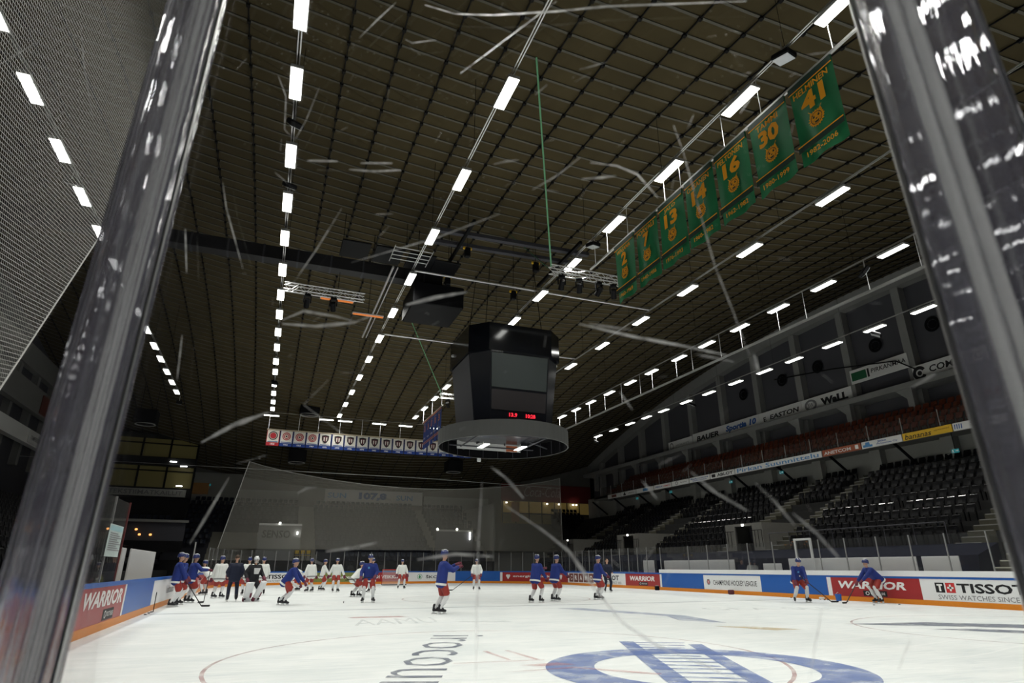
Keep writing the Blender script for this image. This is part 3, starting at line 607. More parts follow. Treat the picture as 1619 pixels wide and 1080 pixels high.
for i in range(17):
    lab = 'white banner with %s in the far row, ' % ('red round emblem and red foot' if i == 0 else 'red round emblem' if i < 4 else 'dark shield') + ('leftmost' if i == 0 else '%s from the left' % ['second', 'third', 'fourth', 'fifth', 'sixth', 'seventh', 'eighth', 'ninth', 'tenth', 'eleventh', 'twelfth', 'thirteenth', 'fourteenth', 'fifteenth', 'sixteenth', 'seventeenth'][i - 1])
    root = cloth_plane(.92, 1.02, 6, .02, i, 0).obj('white_banner', M_BANW, smooth=True, loc=(-.45 + 1.055 * i, 54.4, zt - .06)); tag(root, lab, 'banner', 'white championship banners')
    wd, y_ = .46, -.03
    b = MB(); b.poly([(-.50, y_, -1.02), (.50, y_, -1.02), (.50, y_, -1.30), (-.50, y_, -1.30)][::-1]); b.poly([(-.50, y_, 0), (-.46, y_, 0), (-.46, y_, -1.02), (-.50, y_, -1.02)]).poly([(.46, y_, 0), (.50, y_, 0), (.50, y_, -1.02), (.46, y_, -1.02)]); b.obj('foot', M_BANR if i == 0 else M_BANB, root)
    b = MB()
    if i == 0: b.m(0).disc((0, -.45), .0, .25, y_, 20).m(1).disc((0, -.45), .29, .36, y_, 20)
    elif i < 4: b.m(0).disc((0, -.45), .26, .33, y_, 20).disc((0, -.45), .15, .21, y_, 16).m(1).disc((0, -.45), 0, .07, y_, 8)
    else:
        sh = [(-.3, -.16), (0, -.1), (.3, -.16), (.28, -.5), (.16, -.72), (0, -.84), (-.16, -.72), (-.28, -.5)]
        b.m(1).poly([(x, y_, z) for x, z in sh][::-1]).m(0).poly([(x * .72, y_ - .004, -.45 + (z + .45) * .72) for x, z in sh][::-1]).m(2)
        for dx in (-.1, .1): b.poly([(dx - .05, y_ - .007, -.3), (dx + .05, y_ - .007, -.3), (dx + .03, y_ - .007, -.62), (dx - .03, y_ - .007, -.62)])
    b.obj('emblem', [M_BANR if i < 4 else mat('shield_maroon', (.10, .025, .035), .7), M_TBLACK, M_BANW], root)
    b = MB(); b.poly([(-.4, y_, -.92), (.4, y_, -.92), (.4, y_, -.97), (-.4, y_, -.97)]); b.obj('caption', M_TBLUE, root)
    text('year', str(1958 + i * 3), M_TWHITE, root, 0, -1.16, .34, .13, y=y_ - .004, off=.02)
zt = 12.45
for i in range(5):
    root = cloth_plane(1.06, 2.3, 6, .03, i).obj('blue_banner', M_BANB, smooth=True, loc=(10.8, 42.6 + 1.1 * i, zt), rz=-pi / 2)
    tag(root, 'dark blue cloth banner beside the video cube, ' + ['nearest', 'second from the near end', 'middle one', 'second from the far end', 'farthest'][i], 'banner', 'blue jersey banners')
    b = MB()
    for z in (-.06, -.14, -1.78, -1.90): b.poly([(-.53, -.04, z), (.53, -.04, z), (.53, -.04, z - .05), (-.53, -.04, z - .05)][::-1])
    b.obj('orange_stripes', M_ORLINE, root)
    text('number', '%d' % (3 + 7 * i), M_ORLINE, root, 0, -.72, .4, .5, y=-.045, off=.03); text('name_lettering', 'TAPPARA', M_TGREY, root, 0, -.36, .8, .14, y=-.045)
    text('years', '1972-1986', M_TWHITE, root, 0, -1.5, .6, .12, y=-.045)
rb = empty('banner_rail', (10.8, 41.8, zt), 0, 'short metal rail carrying the dark blue banners', 'banner rail', 'banner rails'); MB().box(-.03, 0, -.03, .03, 6.4, .03).obj('rail', M_STEEL, rb)
for q in (.3, 3.2, 6.1): MB().tube([(0, q, 0), (0, q, LZ + .25 - zt)], .018, 5).obj('rod', M_WHITE, rb)
# ---------------------------------------------------------------- lighting trusses
def truss(x0, x1, y, z, label, heads):
    root = empty('lighting_truss', (x0, y, z), 0, label, 'truss', 'lighting trusses'); L_ = x1 - x0; b = MB()
    for dy in (-.15, .15):
        for dz in (-.15, .15): b.tube([(0, dy, dz), (L_, dy, dz)], .025, 6)
    b.obj('chords', M_ALU, root); b = MB(); n = int(L_ / .3)
    for k in range(n):
        a, c = L_ * k / n, L_ * (k + 1) / n
        for dy in (-.15, .15): b.tube([(a, dy, -.15 if k % 2 else .15), (c, dy, .15 if k % 2 else -.15)], .014, 5)
        for dz in (-.15, .15): b.tube([(a, -.15 if k % 2 else .15, dz), (c, .15 if k % 2 else -.15, dz)], .014, 5)
    b.obj('braces', M_ALU, root)
    for hi, q in enumerate(heads):
        h = empty('stage_light', (x0 + q, y, z - .2), random.uniform(-.6, .6), 'black stage light, %s from the left, %s' % (['first', 'second', 'third', 'fourth'][hi], label.replace('bright lattice truss', 'under the truss')), 'stage light', 'stage lights under the trusses')
        MB().bevbox(-.13, -.1, -.12, .13, .1, 0, .02).obj('base', M_BLACK, h)
        y_ = MB(); y_.bevbox(-.17, -.05, -.42, -.12, .05, -.1, .01).bevbox(.12, -.05, -.42, .17, .05, -.1, .01); y_.obj('yoke', M_BLACK, h)
        MB().tube([(0, -.16, -.30), (0, .05, -.46), (0, .16, -.55)], .11, 12, .12).obj('head', M_BLACK, h)
truss(9.4, 12.7, 20.0, 12.75, 'bright lattice truss beside the farthest green banner', (.5, 1.3, 2.2, 2.9))
truss(-.6, 2.8, 25.6, 12.75, 'bright lattice truss at the left light row', (1.0, 2.1))
truss(10.2, 13.0, 40.4, 12.75, 'bright lattice truss above the blue banners', (.6, 1.6))
# ---------------------------------------------------------------- video cube
JX, JY = 10.85, 29.3
jb = empty('video_cube', (JX, JY, 0), 0, 'black hanging video cube with a wide grey ring under it', 'scoreboard')
def octa(a, b_, c, z): return [(-a + c, -b_, z), (a - c, -b_, z), (a, -b_ + c, z), (a, b_ - c, z), (a - c, b_, z), (-a + c, b_, z), (-a, b_ - c, z), (-a, -b_ + c, z)]
MB().loft([octa(2.02, 2.1, .55, 7.75), octa(2.42, 2.42, .82, 11.6)]).obj('cube_body', mat('cube_shell', (.008, .009, .013), .2, spec=.45), jb)
MB().loft([octa(2.52, 2.52, .82, 11.55), octa(2.52, 2.52, .82, 13.0), octa(2.3, 2.3, .75, 13.08)]).obj('cube_hood', M_GLOSSB, jb)
def face_pt(u, z, side):
    t = (z - 7.75) / 3.85; hx = 2.02 + .4 * t; hy = 2.1 + .32 * t; c = .55 + .27 * t
    if side == 'f': return (u * (hx - c), -hy - .03, z)
    return (-hx - .03, -u * (hy - c), z)
def scr(name, side, u0, u1, z0, z1, m, d=0):
    p = [Vector(face_pt(u0, z0, side)), Vector(face_pt(u1, z0, side)), Vector(face_pt(u1, z1, side)), Vector(face_pt(u0, z1, side))]
    nn = Vector((0, -1, 0)) if side == 'f' else Vector((-1, 0, 0)); b = MB(); b.hexa([p[0], p[1], p[1] - nn * .05, p[0] - nn * .05, p[3], p[2], p[2] - nn * .05, p[3] - nn * .05]); return b.obj(name, m, jb)
M_SCR = mat('dead_screen', (.052, .062, .062), .35, spec=.5, var=.05); M_SCR2 = mat('dead_lower_screen', (.03, .026, .028), .4, var=.05)
scr('screen', 'f', -.95, .95, 9.72, 11.45, M_SCR); scr('lower_screen', 'f', -.95, .95, 8.62, 9.6, M_SCR2)
scr('screen', 's', -.95, .95, 8.2, 11.5, mat('side_screen', (.026, .026, .033), .4, spec=.3, var=.05))
lm = emis('led_red', (1, .02, .04), 2.2)
t = text('led_digits', '13.9', lm, jb, -.30, 8.40, .42, .19, y=-2.22, off=.02); t = text('led_digits', '10:28', lm, jb, .62, 8.40, .50, .19, y=-2.22, off=.02)
t = text('maker_lettering', 'HANEPRO', M_TGREY, jb, -1.25, 11.50, .6, .09, y=-2.50)
b = MB(); n = 64
b.loft([[(3.30 * math.cos(a), 3.30 * math.sin(a), 7.17), (3.36 * math.cos(a), 3.36 * math.sin(a), 7.17), (3.36 * math.cos(a), 3.36 * math.sin(a), 7.93), (3.30 * math.cos(a), 3.30 * math.sin(a), 7.93)] for a in [2 * pi * k / n for k in range(n + 1)]], cap=False)
b.obj('led_ring', mat('led_ring_grey', (.075, .077, .075), .5, spec=.2, var=.05), jb, smooth=False)
b = MB(); b.loft([[(3.295 * math.cos(a), 3.295 * math.sin(a), z) for a in [2 * pi * k / n for k in range(n)]] for z in (7.19, 7.92)], cap=False); b.loft([[(r_ * math.cos(a), r_ * math.sin(a), 7.925) for a in [2 * pi * k / n for k in range(n)]] for r_ in (3.29, 2.0)], cap=False); b.obj('ring_lining', M_BLACK, jb)
b = MB()
for a in range(8):
    t = a * pi / 4 + .39; b.tube([(1.9 * math.cos(t), 1.9 * math.sin(t), 7.75), (3.28 * math.cos(t), 3.28 * math.sin(t), 7.55)], .04, 6)
for sx_ in (-1, 1): b.tube([(sx_ * 1.7, -2.4, 7.5), (sx_ * 1.7, 2.4, 7.5)], .04, 6).tube([(-2.4, sx_ * 1.7, 7.5), (2.4, sx_ * 1.7, 7.5)], .04, 6)
for k in range(24): t = 2 * pi * k / 24; b.tube([(3.24 * math.cos(t), 3.24 * math.sin(t), 7.22), (3.24 * math.cos(t), 3.24 * math.sin(t), 7.9)], .02, 4)
b.obj('ring_frame', M_DARK, jb)
for q, xx in ((-.95, -.95), (1.1, 1.1)):
    l_ = MB().bevbox(-.14, -.6, -.03, .14, .6, 0, .01).obj('ring_light', M_LAMP, jb, loc=(xx, .35, 7.30)); MB().tube([(0, 0, 0), (0, 0, .2)], .02, 5).obj('hanger', M_STEEL, l_)
b = MB(); b.m(0).box(-1.9, 1.95, 7.38, 1.75, 2.0, 7.82).m(1).box(.9, 1.94, 7.38, 1.55, 1.955, 7.7); b.obj('sponsor_panel', [M_OFFW, mat('orange_print', (.45, .13, .05), .5)], jb)
b = MB(); b.bevbox(-.10, -.06, 0, .10, .06, .22, .02); b.obj('sensor_box', M_WHITE, jb, loc=(-.2, 3.36, 6.98))
for dx, dy in ((-1.6, -1.6), (1.6, -1.6), (-1.6, 1.6), (1.6, 1.6)): MB().tube([(dx, dy, 13), (dx * .8, dy * .8, ceil_z(JX + dx, JY + dy) - .1)], .018, 5).obj('cable', M_BLACK, jb)
for q in ((-2.55, 1.0, 12.2), (2.6, -1.0, 11.6)): MB().bevbox(-.09, -.09, -.06, .09, .09, .06, .02).obj('lamp_box', M_OFFW, jb, loc=q)
# ---------------------------------------------------------------- dark gear under the roof
def darkbox(name, x, y, z, sx_, sy_, sz, label, cat, group=None, ringed=False):
    root = empty(name, (x, y, z), 0, label, cat, group); MB().bevbox(-sx_, -sy_, -sz, sx_, sy_, sz, .04).obj('case', M_BLACK, root)
    if ringed:
        b = MB(); b.loft([[(r * math.cos(a), r * math.sin(a), zz) for r, zz in ((sx_ * .8, -sz - .02), (sx_ * .95, -sz - .06), (sx_ * .95, -sz), (sx_ * .8, -sz))] for a in [2 * pi * k / 28 for k in range(29)]], cap=False); b.obj('horn_ring', M_GREYP, root)
        b = MB(); b.tube([(0, 0, -sz), (0, 0, -sz - .12)], .14, 14, .05); b.obj('horn', M_DARK, root)
    for dx in (-.7, .7): MB().tube([(sx_ * dx, 0, sz), (sx_ * dx, 0, ceil_z(x + sx_ * dx, y) - z)], .02, 5).obj('cable', M_BLACK, root)
    return root
for i, (x, y) in enumerate(((2.05, 24.0), (3.45, 24.0), (4.9, 24.1), (6.1, 24.4))):
    tag(MB().bevbox(-.6, -.75, 0, .6, .75, .08, .02).obj('sound_absorber', M_BLACK, loc=(x, y, 14.2)), 'square black panel under the ceiling, %s of four' % ['leftmost', 'second from left', 'third from left', 'rightmost'][i], 'panel', 'square black ceiling panels')
darkbox('speaker_case', 6.15, 26.6, 13.35, 1.2, 1.3, .55, 'large dark equipment case hanging left above the cube', 'equipment case')
for px_, py_, y, lab in ((490, 646, 57.5, 'round horn speaker in a black box above the white banners'), (470, 722, 66, 'round horn speaker in a black box below the white banners'), (232, 660, 60, 'round horn speaker in a black box at the far left under the roof'), (717, 738, 66, 'round horn speaker in a black box under the roof behind the cube ring')):
    x, z = on_y(px_, py_, y); darkbox('horn_speaker', x, y, z, .85, .85, .6, lab, 'speaker', 'horn speakers', True)
# long dark duct across the ceiling with a lattice
dk = empty('roof_duct', (-14, 26.5, 14.6), 0, 'long dark duct crossing the ceiling left of the cube', 'duct'); MB().box(0, -.3, -.3, 20.5, .3, .3).obj('duct', mat('duct_dark', (.012, .012, .014), .6), dk)
b = MB()
for k in range(14): b.box(.7 + 1.45 * k, -.33, -.32, .78 + 1.45 * k, .33, .32)
b.obj('collars', M_DARK, dk)
cw = empty('roof_catwalk', (5.2, 22.2, 14.9), 0, 'dark lattice catwalk under the ceiling above the cube', 'catwalk')
b = MB()
for yy in (0, 1.0): b.bar((0, yy, 0), (7.2, yy, .2), .22, .16)
b.obj('beams', M_DARK, cw); b = MB()
for xx in (1.2, 6.1): b.bar((xx, -1.4, -.1), (xx, 3.4, -.1), .12, .14)
b.obj('cross_beams', M_BLACK, cw)
for i, (x, y, z) in enumerate(((6.6, 22.4, 14.3), (6.5, 25.2, 14.2), (9.9, 22.6, 14.3), (9.9, 25.4, 14.1))):
    h = empty('chain_hoist', (x, y, z), 0, 'black chain hoist with yellow hook under the ceiling, ' + ['near left', 'far left', 'near right', 'far right'][i] + ' of four', 'hoist', 'chain hoists'); MB().bevbox(-.12, -.12, -.35, .12, .12, .1, .03).obj('motor', M_BLACK, h); MB().bevbox(-.2, -.05, .02, .2, .05, .14, .02).obj('hook', M_YELLOW, h)
    MB().tube([(0, 0, .1), (0, 0, ceil_z(x, y) - z - .1)], .012, 4).obj('chain', M_BLACK, h)
tag(MB().tube([on_ceil(848, 90), (9.45, 20, 12.9)], .03, 6).obj('green_rope', mat('green_rope', (.16, .42, .22), .7)), 'taut green cord from the ceiling to the truss by the banners', 'cord', 'green cords')
tag(MB().tube([on_ceil(643, 490), (10.3, 40.4, 12.9)], .03, 6).obj('green_rope', MATS['green_rope']), 'taut green cord from the ceiling to the truss behind the cube', 'cord', 'green cords')
tag(MB().tube([on_ceil(804, 369), (9.4, 20.2, 12.9)], .018, 5).obj('green_rope', mat('dark_green_rope', (.04, .16, .08), .7)), 'dark green cord running from the catwalk to the truss by the banners', 'cord', 'green cords')
M_HEAT = emis('heater_glow', (1.0, .28, .05), .55)
for i, (x, y) in enumerate(((1.7, 26.6), (3.3, 27.9))):
    h = empty('radiant_heater', (x, y, 12.9), 0, 'orange glowing heater strip under the roof, ' + ['left', 'right'][i] + ' of two', 'heater', 'radiant heaters'); MB().bevbox(-.75, -.1, 0, .75, .1, .06, .01).obj('housing', M_STEEL, h); q = MB()
    for dy in (-.06, 0, .06): q.tube([(-.72, dy, -.02), (.72, dy, -.02)], .018, 6)
    q.obj('element', M_HEAT, h); MB().tube([(0, 0, .06), (0, 0, ceil_z(x, y) - 13.0)], .012, 4).obj('wire', M_BLACK, h)
# ================================================================== STANDS
def seat_mesh(name, m, cup=True):
    b = MB()
    def curve(z0, z1, y0, y1, w_, th):
        rr = []
        for k in range(5):
            t = k / 4; z = z0 + (z1 - z0) * t; yy = y0 + (y1 - y0) * t; ww = w_ * (1 - .10 * abs(2 * t - 1) ** 2); d = .025
            rr.append([(-ww / 2, yy - d, z), (0, yy, z), (ww / 2, yy - d, z), (ww / 2, yy - d + th, z), (0, yy + th, z), (-ww / 2, yy - d + th, z)])
        b.loft(rr)
    curve(.50, .80, .16, .22, .43, .03)           # back shell
    b.m(1).hexa([(-.19, .185, .78), (.19, .185, .78), (.19, .25, .78), (-.19, .25, .78), (-.18, .215, .825), (.18, .215, .825), (.18, .255, .815), (-.18, .255, .815)]).m(0)   # rolled top edge, angled and extra glossy to catch glints
    curve(.44, .62, .06, .12, .38, .035)          # tipped-up pan
    b.box(-.20, .12, 0, -.16, .18, .48); b.box(.16, .12, 0, .20, .18, .48)
    return b.mesh(name, [m, M_SEATL if m is M_SEATB else m], smooth=False)
ME_B, ME_O, ME_N = seat_mesh('stadium_seat_black', M_SEATB), seat_mesh('stadium_seat_orange', M_SEATO), seat_mesh('stadium_seat_navy', M_SEATN)
def seats(me, spots, label, group, stuff_name, nm, cat, keep=300):
    spots = sorted(spots, key=lambda p: p[0] ** 2 + p[1] ** 2 + p[2] ** 2)
    for i, (x, y, z, rz) in enumerate(spots[:keep]): tag(link(nm, me, None, (x, y, z), rz + random.uniform(-.03, .03)), label, cat, group)
    rest = spots[keep:]
    if rest:
        b = MB(); src = [tuple(v.co) for v in me.vertices]; fs = [tuple(p.vertices) for p in me.polygons]
        for x, y, z, rz in rest:
            c, s_ = math.cos(rz), math.sin(rz); b.add([(x + c * v[0] - s_ * v[1], y + s_ * v[0] + c * v[1], z + v[2]) for v in src], fs)
        o = b.obj(stuff_name, me.materials[0]); tag(o, label.replace('seat', 'seats', 1) + ' farther off', 'seats', group, 'stuff')
# right lower stand: steps at X = 28.6 + i
SX0, SZ0, DZ = 29.0, 3.27, .525
b = MB()
for i in range(10): b.box(SX0 - .35 + i, 17.5, 0 if i == 0 else SZ0 - .87 + (i - 1) * DZ, SX0 + .65 + i + .02, WY1, SZ0 - .87 + i * DZ)
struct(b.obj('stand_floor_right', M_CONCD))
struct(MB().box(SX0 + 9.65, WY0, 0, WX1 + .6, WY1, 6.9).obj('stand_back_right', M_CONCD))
# near corner of the right stand: stairs, yellow-grey steps with pale noses
def stairs(name, x0, y0, y1, n, z0, label, m, nose=None, dx=.5, dz=.2625):
    root = empty(name, (x0, (y0 + y1) / 2, 0), 0, label, 'stairs', 'stairs of the right stand'); hw = abs(y1 - y0) / 2
    b = MB()
    for k in range(n): b.box(dx * k, -hw, 0, dx * (k + 1), hw, z0 + dz * (k + 1))
    b.obj('steps', m, root); q = MB()
    for k in range(n): q.box(dx * k - .01, -hw + .05, z0 + dz * (k + 1) - .04, dx * k + .1, hw - .05, z0 + dz * (k + 1) + .004)
    q.obj('step_edges', nose or M_CONC, root); return root
M_STEP = mat('step_olive', (.06, .057, .04), .85); M_NOSE = mat('step_edge', (.60, .60, .50), .6)
stairs('stand_stairs', 26.9, 15.8, 17.3, 23, .9, 'olive stairs with pale step edges at the near right corner', M_STEP, M_NOSE)
VOM = [(31.0, 34.4), (45.0, 48.5), (57.0, 59.5)]
AISLE = [(18.2, 19.4)] + [(a - 1.1, a) for a, _ in VOM] + [(b_, b_ + 1.1) for _, b_ in VOM]
for i, (a, c) in enumerate(AISLE): stairs('stand_stairs', SX0 - .4, a, c, 20, SZ0 - 1.1, 'narrow concrete aisle stairs between seat blocks of the right stand, ' + ['at the near edge', 'before the nearest doorway', 'before the middle doorway', 'before the far doorway', 'past the nearest doorway', 'past the middle doorway', 'past the far doorway'][i], M_STEP, M_CONC)
for i, (a, c) in enumerate(VOM):
    v = empty('stand_doorway', (SX0 - .4, (a + c) / 2, 1.6), 0, 'pale doorway box cut into the right stand, ' + ['nearest', 'middle', 'farthest'][i], 'doorway', 'doorways of the right stand'); hw = (c - a) / 2
    b = MB(); b.box(0, -hw, 0, .12, -hw + .9, 2.3).box(0, hw - .9, 0, .12, hw, 2.3).box(0, -hw, 2.3, 3.2, hw, 2.45).box(.12, -hw, 0, 3.2, -hw + .1, 2.3).box(.12, hw - .1, 0, 3.2, hw, 2.3)
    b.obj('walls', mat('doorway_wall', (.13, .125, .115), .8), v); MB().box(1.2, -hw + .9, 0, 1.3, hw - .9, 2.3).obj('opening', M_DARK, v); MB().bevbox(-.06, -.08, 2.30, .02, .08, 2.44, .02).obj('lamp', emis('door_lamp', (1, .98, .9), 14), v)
    q = MB()
    for yy in (-hw, hw):
        for k in range(3): q.tube([(-.1, yy + .3 * k * (1 if yy < 0 else -1), 1.0), (-.1, yy + .3 * k * (1 if yy < 0 else -1), 2.0)], .018, 5)
        q.tube([(-.1, yy, 2.0), (-.1, yy + (.9 if yy < 0 else -.9), 2.0)], .02, 5)
    q.obj('handrail', M_BLACK, v)
spots = []
for i in range(10):
    X = SX0 + i; y = 19.7 + .12 * i + .28 * (i % 2)
    while y < 63:
        ok = all(not (a - .15 < y < c + .15) for a, c in AISLE) and not (i < 6 and any(a - .1 < y < c + .1 for a, c in VOM))
        if ok and not (i == 3 and 24.2 < y < 24.7): spots.append((X, y, SZ0 - .87 + i * DZ, -pi / 2))
        y += .56
seats(ME_B, spots, 'black plastic tip-up seat in the rows of the right stand', 'black seats of the right stand', 'black_seats', 'black_stadium_seat', 'black seat')
# dark navy cover over the lower pull-out rows
b = MB(); rr = []
for k in range(60):
    y = 17.6 + k * .96; o_ = .05 * math.sin(k * 2.1); rr.append([(26.95 + o_, y, .9), (27.2 + o_, y, 1.9), (28.5, y, 2.36 + o_), (28.6, y, 2.40), (28.6, y, .8)])
b.loft(rr); tag(b.obj('stand_cover', M_NAVYC), 'dark navy cover over the lower rows along the right stand', 'cover')
hr = empty('stand_rail', (28.55, 19.6, 2.4), 0, 'thin metal handrail along the front of the right seats', 'handrail'); b = MB(); b.tube([(0, 0, .95), (0, 11, .95)], .025, 6)
for k in range(8): b.tube([(0, k * 1.55, 0), (0, k * 1.55, .95)], .02, 5)
b.obj('rail', M_DARK, hr)
# back wall under the balcony with piers, sloping struts, green exit signs
struct(MB().box(SX0 + 9.75, WY0, 6.9, SX0 + 9.95, 72.5, 9.7).obj('wall_back_right', M_WALL))
for i in range(12): struct(MB().box(SX0 + 9.2, 14.5 + 5 * i, 7.1, SX0 + 9.8, 15.3 + 5 * i, 9.5).obj('pier', M_WALL))
for i in range(11): tag(MB().bar((36.4, 17 + 5 * i, 8.8), (38.4, 17 + 5 * i, 7.4), .12, .14).obj('strut', M_BLACK), 'dark sloping strut under the balcony edge, %s from the near end' % ['first', 'second', 'third', 'fourth', 'fifth', 'sixth', 'seventh', 'eighth', 'ninth', 'tenth', 'eleventh'][i], 'strut', 'sloping struts under the balcony')
M_EXIT = emis('exit_green', (.05, .5, .56), .2)
for i, px_py in enumerate(((1510, 713), (1235, 747), (1155, 762), (1060, 778), (1007, 788))):
    yy, zz = on_x(px_py[0], px_py[1], 36.6); e = empty('exit_sign', (36.6, yy, zz), -pi / 2, 'small green lit exit sign under the balcony, %s from the near end' % ['first', 'second', 'third', 'fourth', 'fifth'][i], 'exit sign', 'exit signs under the balcony')
    MB().bevbox(-.22, 0, -.11, .22, .06, .11, .02).obj('box', M_EXIT, e); MB().box(-.02, .02, .12, .02, .04, 8.95 - zz).obj('bracket', M_BLACK, e); b = MB().disc((-.12, .05), 0, .035, -.006, 8); b.poly([(-.16, -.006, .02), (-.06, -.006, .02), (-.09, -.006, -.04), (-.04, -.006, -.1), (-.08, -.006, -.1), (-.12, -.006, -.05), (-.2, -.006, -.1), (-.14, -.006, -.03)]).poly([(.03, -.006, -.02), (.03, -.006, .02), (.14, -.006, .02), (.14, -.006, .06), (.22, -.006, 0), (.14, -.006, -.06), (.14, -.006, -.02)]); b.obj('pictogram', M_TWHITE, e)
# balcony: slab, sign fascia, glass rail, orange rows
BY0, BY1 = 8.0, 66.0
struct(MB().box(36.08, BY0, 8.95, WX1 + .6, BY1, 9.2).obj('balcony_floor', M_CONC))
b = MB()
for i in range(1, 5): b.box(36.9 + .9 * i - .9, BY0, 9.2 if i == 1 else 9.2 + .55 * (i - 2), 36.9 + .9 * i if i < 4 else WX1 + .5, BY1, 9.2 + .55 * (i - 1))
struct(b.obj('balcony_steps', M_CONC))
def flat_sign(name, X, pa, pb, z0, z1, face, label, marks, group='sign boards', rz=-pi / 2, zpx=None, ya=None, yb=None):
    if ya is None: ya, yb = y_line(pa, X, zpx or (z0 + z1) / 2), y_line(pb, X, zpx or (z0 + z1) / 2)
    L_ = abs(ya - yb); root = MB().bevbox(-L_ / 2 + .01, 0, 0, L_ / 2 - .01, .07, z1 - z0, .008).obj(name, face, loc=(X, (ya + yb) / 2, z0), rz=rz); tag(root, label, 'sign', group)
    marks(root, L_, z1 - z0); return root
def T(s_, m_, x=0, z=.5, wf=.8, hf=.6, off=.02, shear=0, nm='lettering'):
    return lambda r, L_, H_: text(nm, s_, m_, r, x * L_, z * H_, wf * L_, hf * H_, y=-.006, off=off, shear=shear)
def multi(*fs):
    return lambda r, L_, H_: [f(r, L_, H_) for f in fs]
def blob_mark(m, x, w_, shape='bar'):
    def f(r, L_, H_):
        b = MB(); c = x * L_
        if shape == 'bar': b.poly([(c - w_ / 2, -.006, H_ * .2), (c + w_ / 2, -.006, H_ * .2), (c + w_ / 2, -.006, H_ * .8), (c - w_ / 2, -.006, H_ * .8)])
        elif shape == 'ring': b.disc((c, H_ * .5), H_ * .26, H_ * .40, -.006, 24, sx=w_)
        elif shape == 'waves':
            for k in range(4): b.poly([(c - w_ / 2 + k * w_ / 4, -.006, H_ * .2), (c - w_ / 2 + k * w_ / 4 + w_ / 9, -.006, H_ * .2), (c - w_ / 2 + k * w_ / 4 + w_ / 6, -.006, H_ * .8), (c - w_ / 2 + k * w_ / 4 + w_ / 20, -.006, H_ * .8)])
        elif shape == 'c':
            b.loft([[(c + r0 * math.cos(a), -.006, H_ * .5 + r0 * math.sin(a)) for r0 in (H_ * .22, H_ * .42)] for a in [.5 + 5.3 * k / 24 for k in range(25)]], cap=False, closed=False); b.disc((c, H_ * .5), 0, H_ * .14, -.006, 16)
        elif shape == 'house': b.poly([(c - w_ / 2, -.006, H_ * .15), (c + w_ / 2, -.006, H_ * .15), (c + w_ / 2, -.006, H_ * .45), (c + w_ * .25, -.006, H_ * .45), (c + w_ * .2, -.006, H_ * .85), (c - w_ * .2, -.006, H_ * .85), (c - w_ * .25, -.006, H_ * .5), (c - w_ / 2, -.006, H_ * .5)])
        b.obj('emblem', m, r)
    return f
FZ0, FZ1 = 8.72, 9.16
M_SIGNW = mat('sign_white', (.78, .78, .77), .4, var=.05)
def fas(*a): return flat_sign('fascia_sign', 36.0, a[0], a[1], FZ0, FZ1, a[2], a[3], a[4], 'signs along the balcony edge')
fas(1506, 1590, M_SIGNW, 'white balcony sign with blue waves at the near end', multi(blob_mark(M_TBLUE, -.38, .5, 'waves'), T('Sandvik', M_TBLACK, .1, .55, .5, .5)))
fas(1427, 1505, M_YELLOW, 'yellow balcony sign with black script letters', multi(T('bananas', M_TBLACK, -.18, .45, .55, .7, .01, .25), T('apteekki', mat('text_dark_yellow', (.35, .18, .01), .5, var=0), .3, .6, .3, .3)))
fas(1362, 1426, M_SIGNW, 'white balcony sign with blue house shape and blue print', multi(blob_mark(M_TLBLUE, -.34, .7, 'house'), T('Jätke', M_TBLUE, .02, .68, .22, .35), T('Pirkanmaa Oy', M_TBLUE, .14, .32, .5, .28)))
fas(1300, 1361, mat('sign_rust', (.36, .10, .05), .5), 'rust red balcony sign with pale letters', multi(T('ANETCOM', M_TWHITE, -.1, .45, .7, .5), blob_mark(M_TWHITE, .4, .25)))
fas(1162, 1299, M_SIGNW, 'long white balcony sign with light blue letters', T('Pirkan Suunnittelu', M_TLBLUE, 0, .5, .94, .75, .01))
fas(1123, 1161, M_SIGNW, 'white balcony sign with bold black letters and square mark', multi(blob_mark(M_TBLACK, -.36, .5), T('ABLOY', M_TBLACK, .12, .5, .66, .6, .03)))
fas(1090, 1122, M_SIGNW, 'white balcony sign with two lines of blue print', multi(T('Rakennus', M_TBLUE, 0, .68, .85, .32), T('toimisto', M_TBLUE, 0, .3, .7, .3)))
fas(1062, 1089, M_SIGNW, 'white balcony sign with small dark ring', multi(blob_mark(M_TGREY, -.2, 1.2, 'ring'), T('fysio', M_TGREY, .2, .5, .4, .3)))
fas(1034, 1061, M_SIGNW, 'white balcony sign with blue and red line of print', multi(T('PIRKKA', M_TBLUE, -.2, .5, .4, .35), T('LÄMPÖ', M_TRED, .25, .5, .4, .35)))
fas(1006, 1033, M_SIGNW, 'white balcony sign with blue patch', blob_mark(M_TLBLUE, .05, 1.0))
fas(982, 1005, M_SIGNW, 'white balcony sign with dark triangle print', multi(blob_mark(M_TBLACK, -.25, .5, 'house'), T('Aito', M_TGREY, .2, .5, .4, .3)))
fas(961, 981, M_SIGNW, 'white balcony sign with brown patch at the far end', blob_mark(M_BROWN, 0, 1.0))
struct(MB().box(36.08, BY0, 8.70, 36.14, BY1, 9.2).obj('fascia', M_CONC))
for i in range(20):
    y = 64.5 - 2.4 * i; g = empty('balcony_glass', (36.16, y, 9.2), 0, 'clear glass rail panel with thin post on the balcony edge', 'glass rail', 'glass rail of the balcony'); MB().box(-.006, -2.36, .03, .006, -.04, .95).obj('pane', M_GLASS, g); MB().box(-.02, -.02, 0, .02, .02, 1.0).obj('post', M_GREYP, g)
spots = []
for i in range(4):
    for k in range(75): spots.append((37.02 + .9 * i, 22.0 + .56 * k + .28 * (i % 2), 9.2 + .55 * i, -pi / 2))
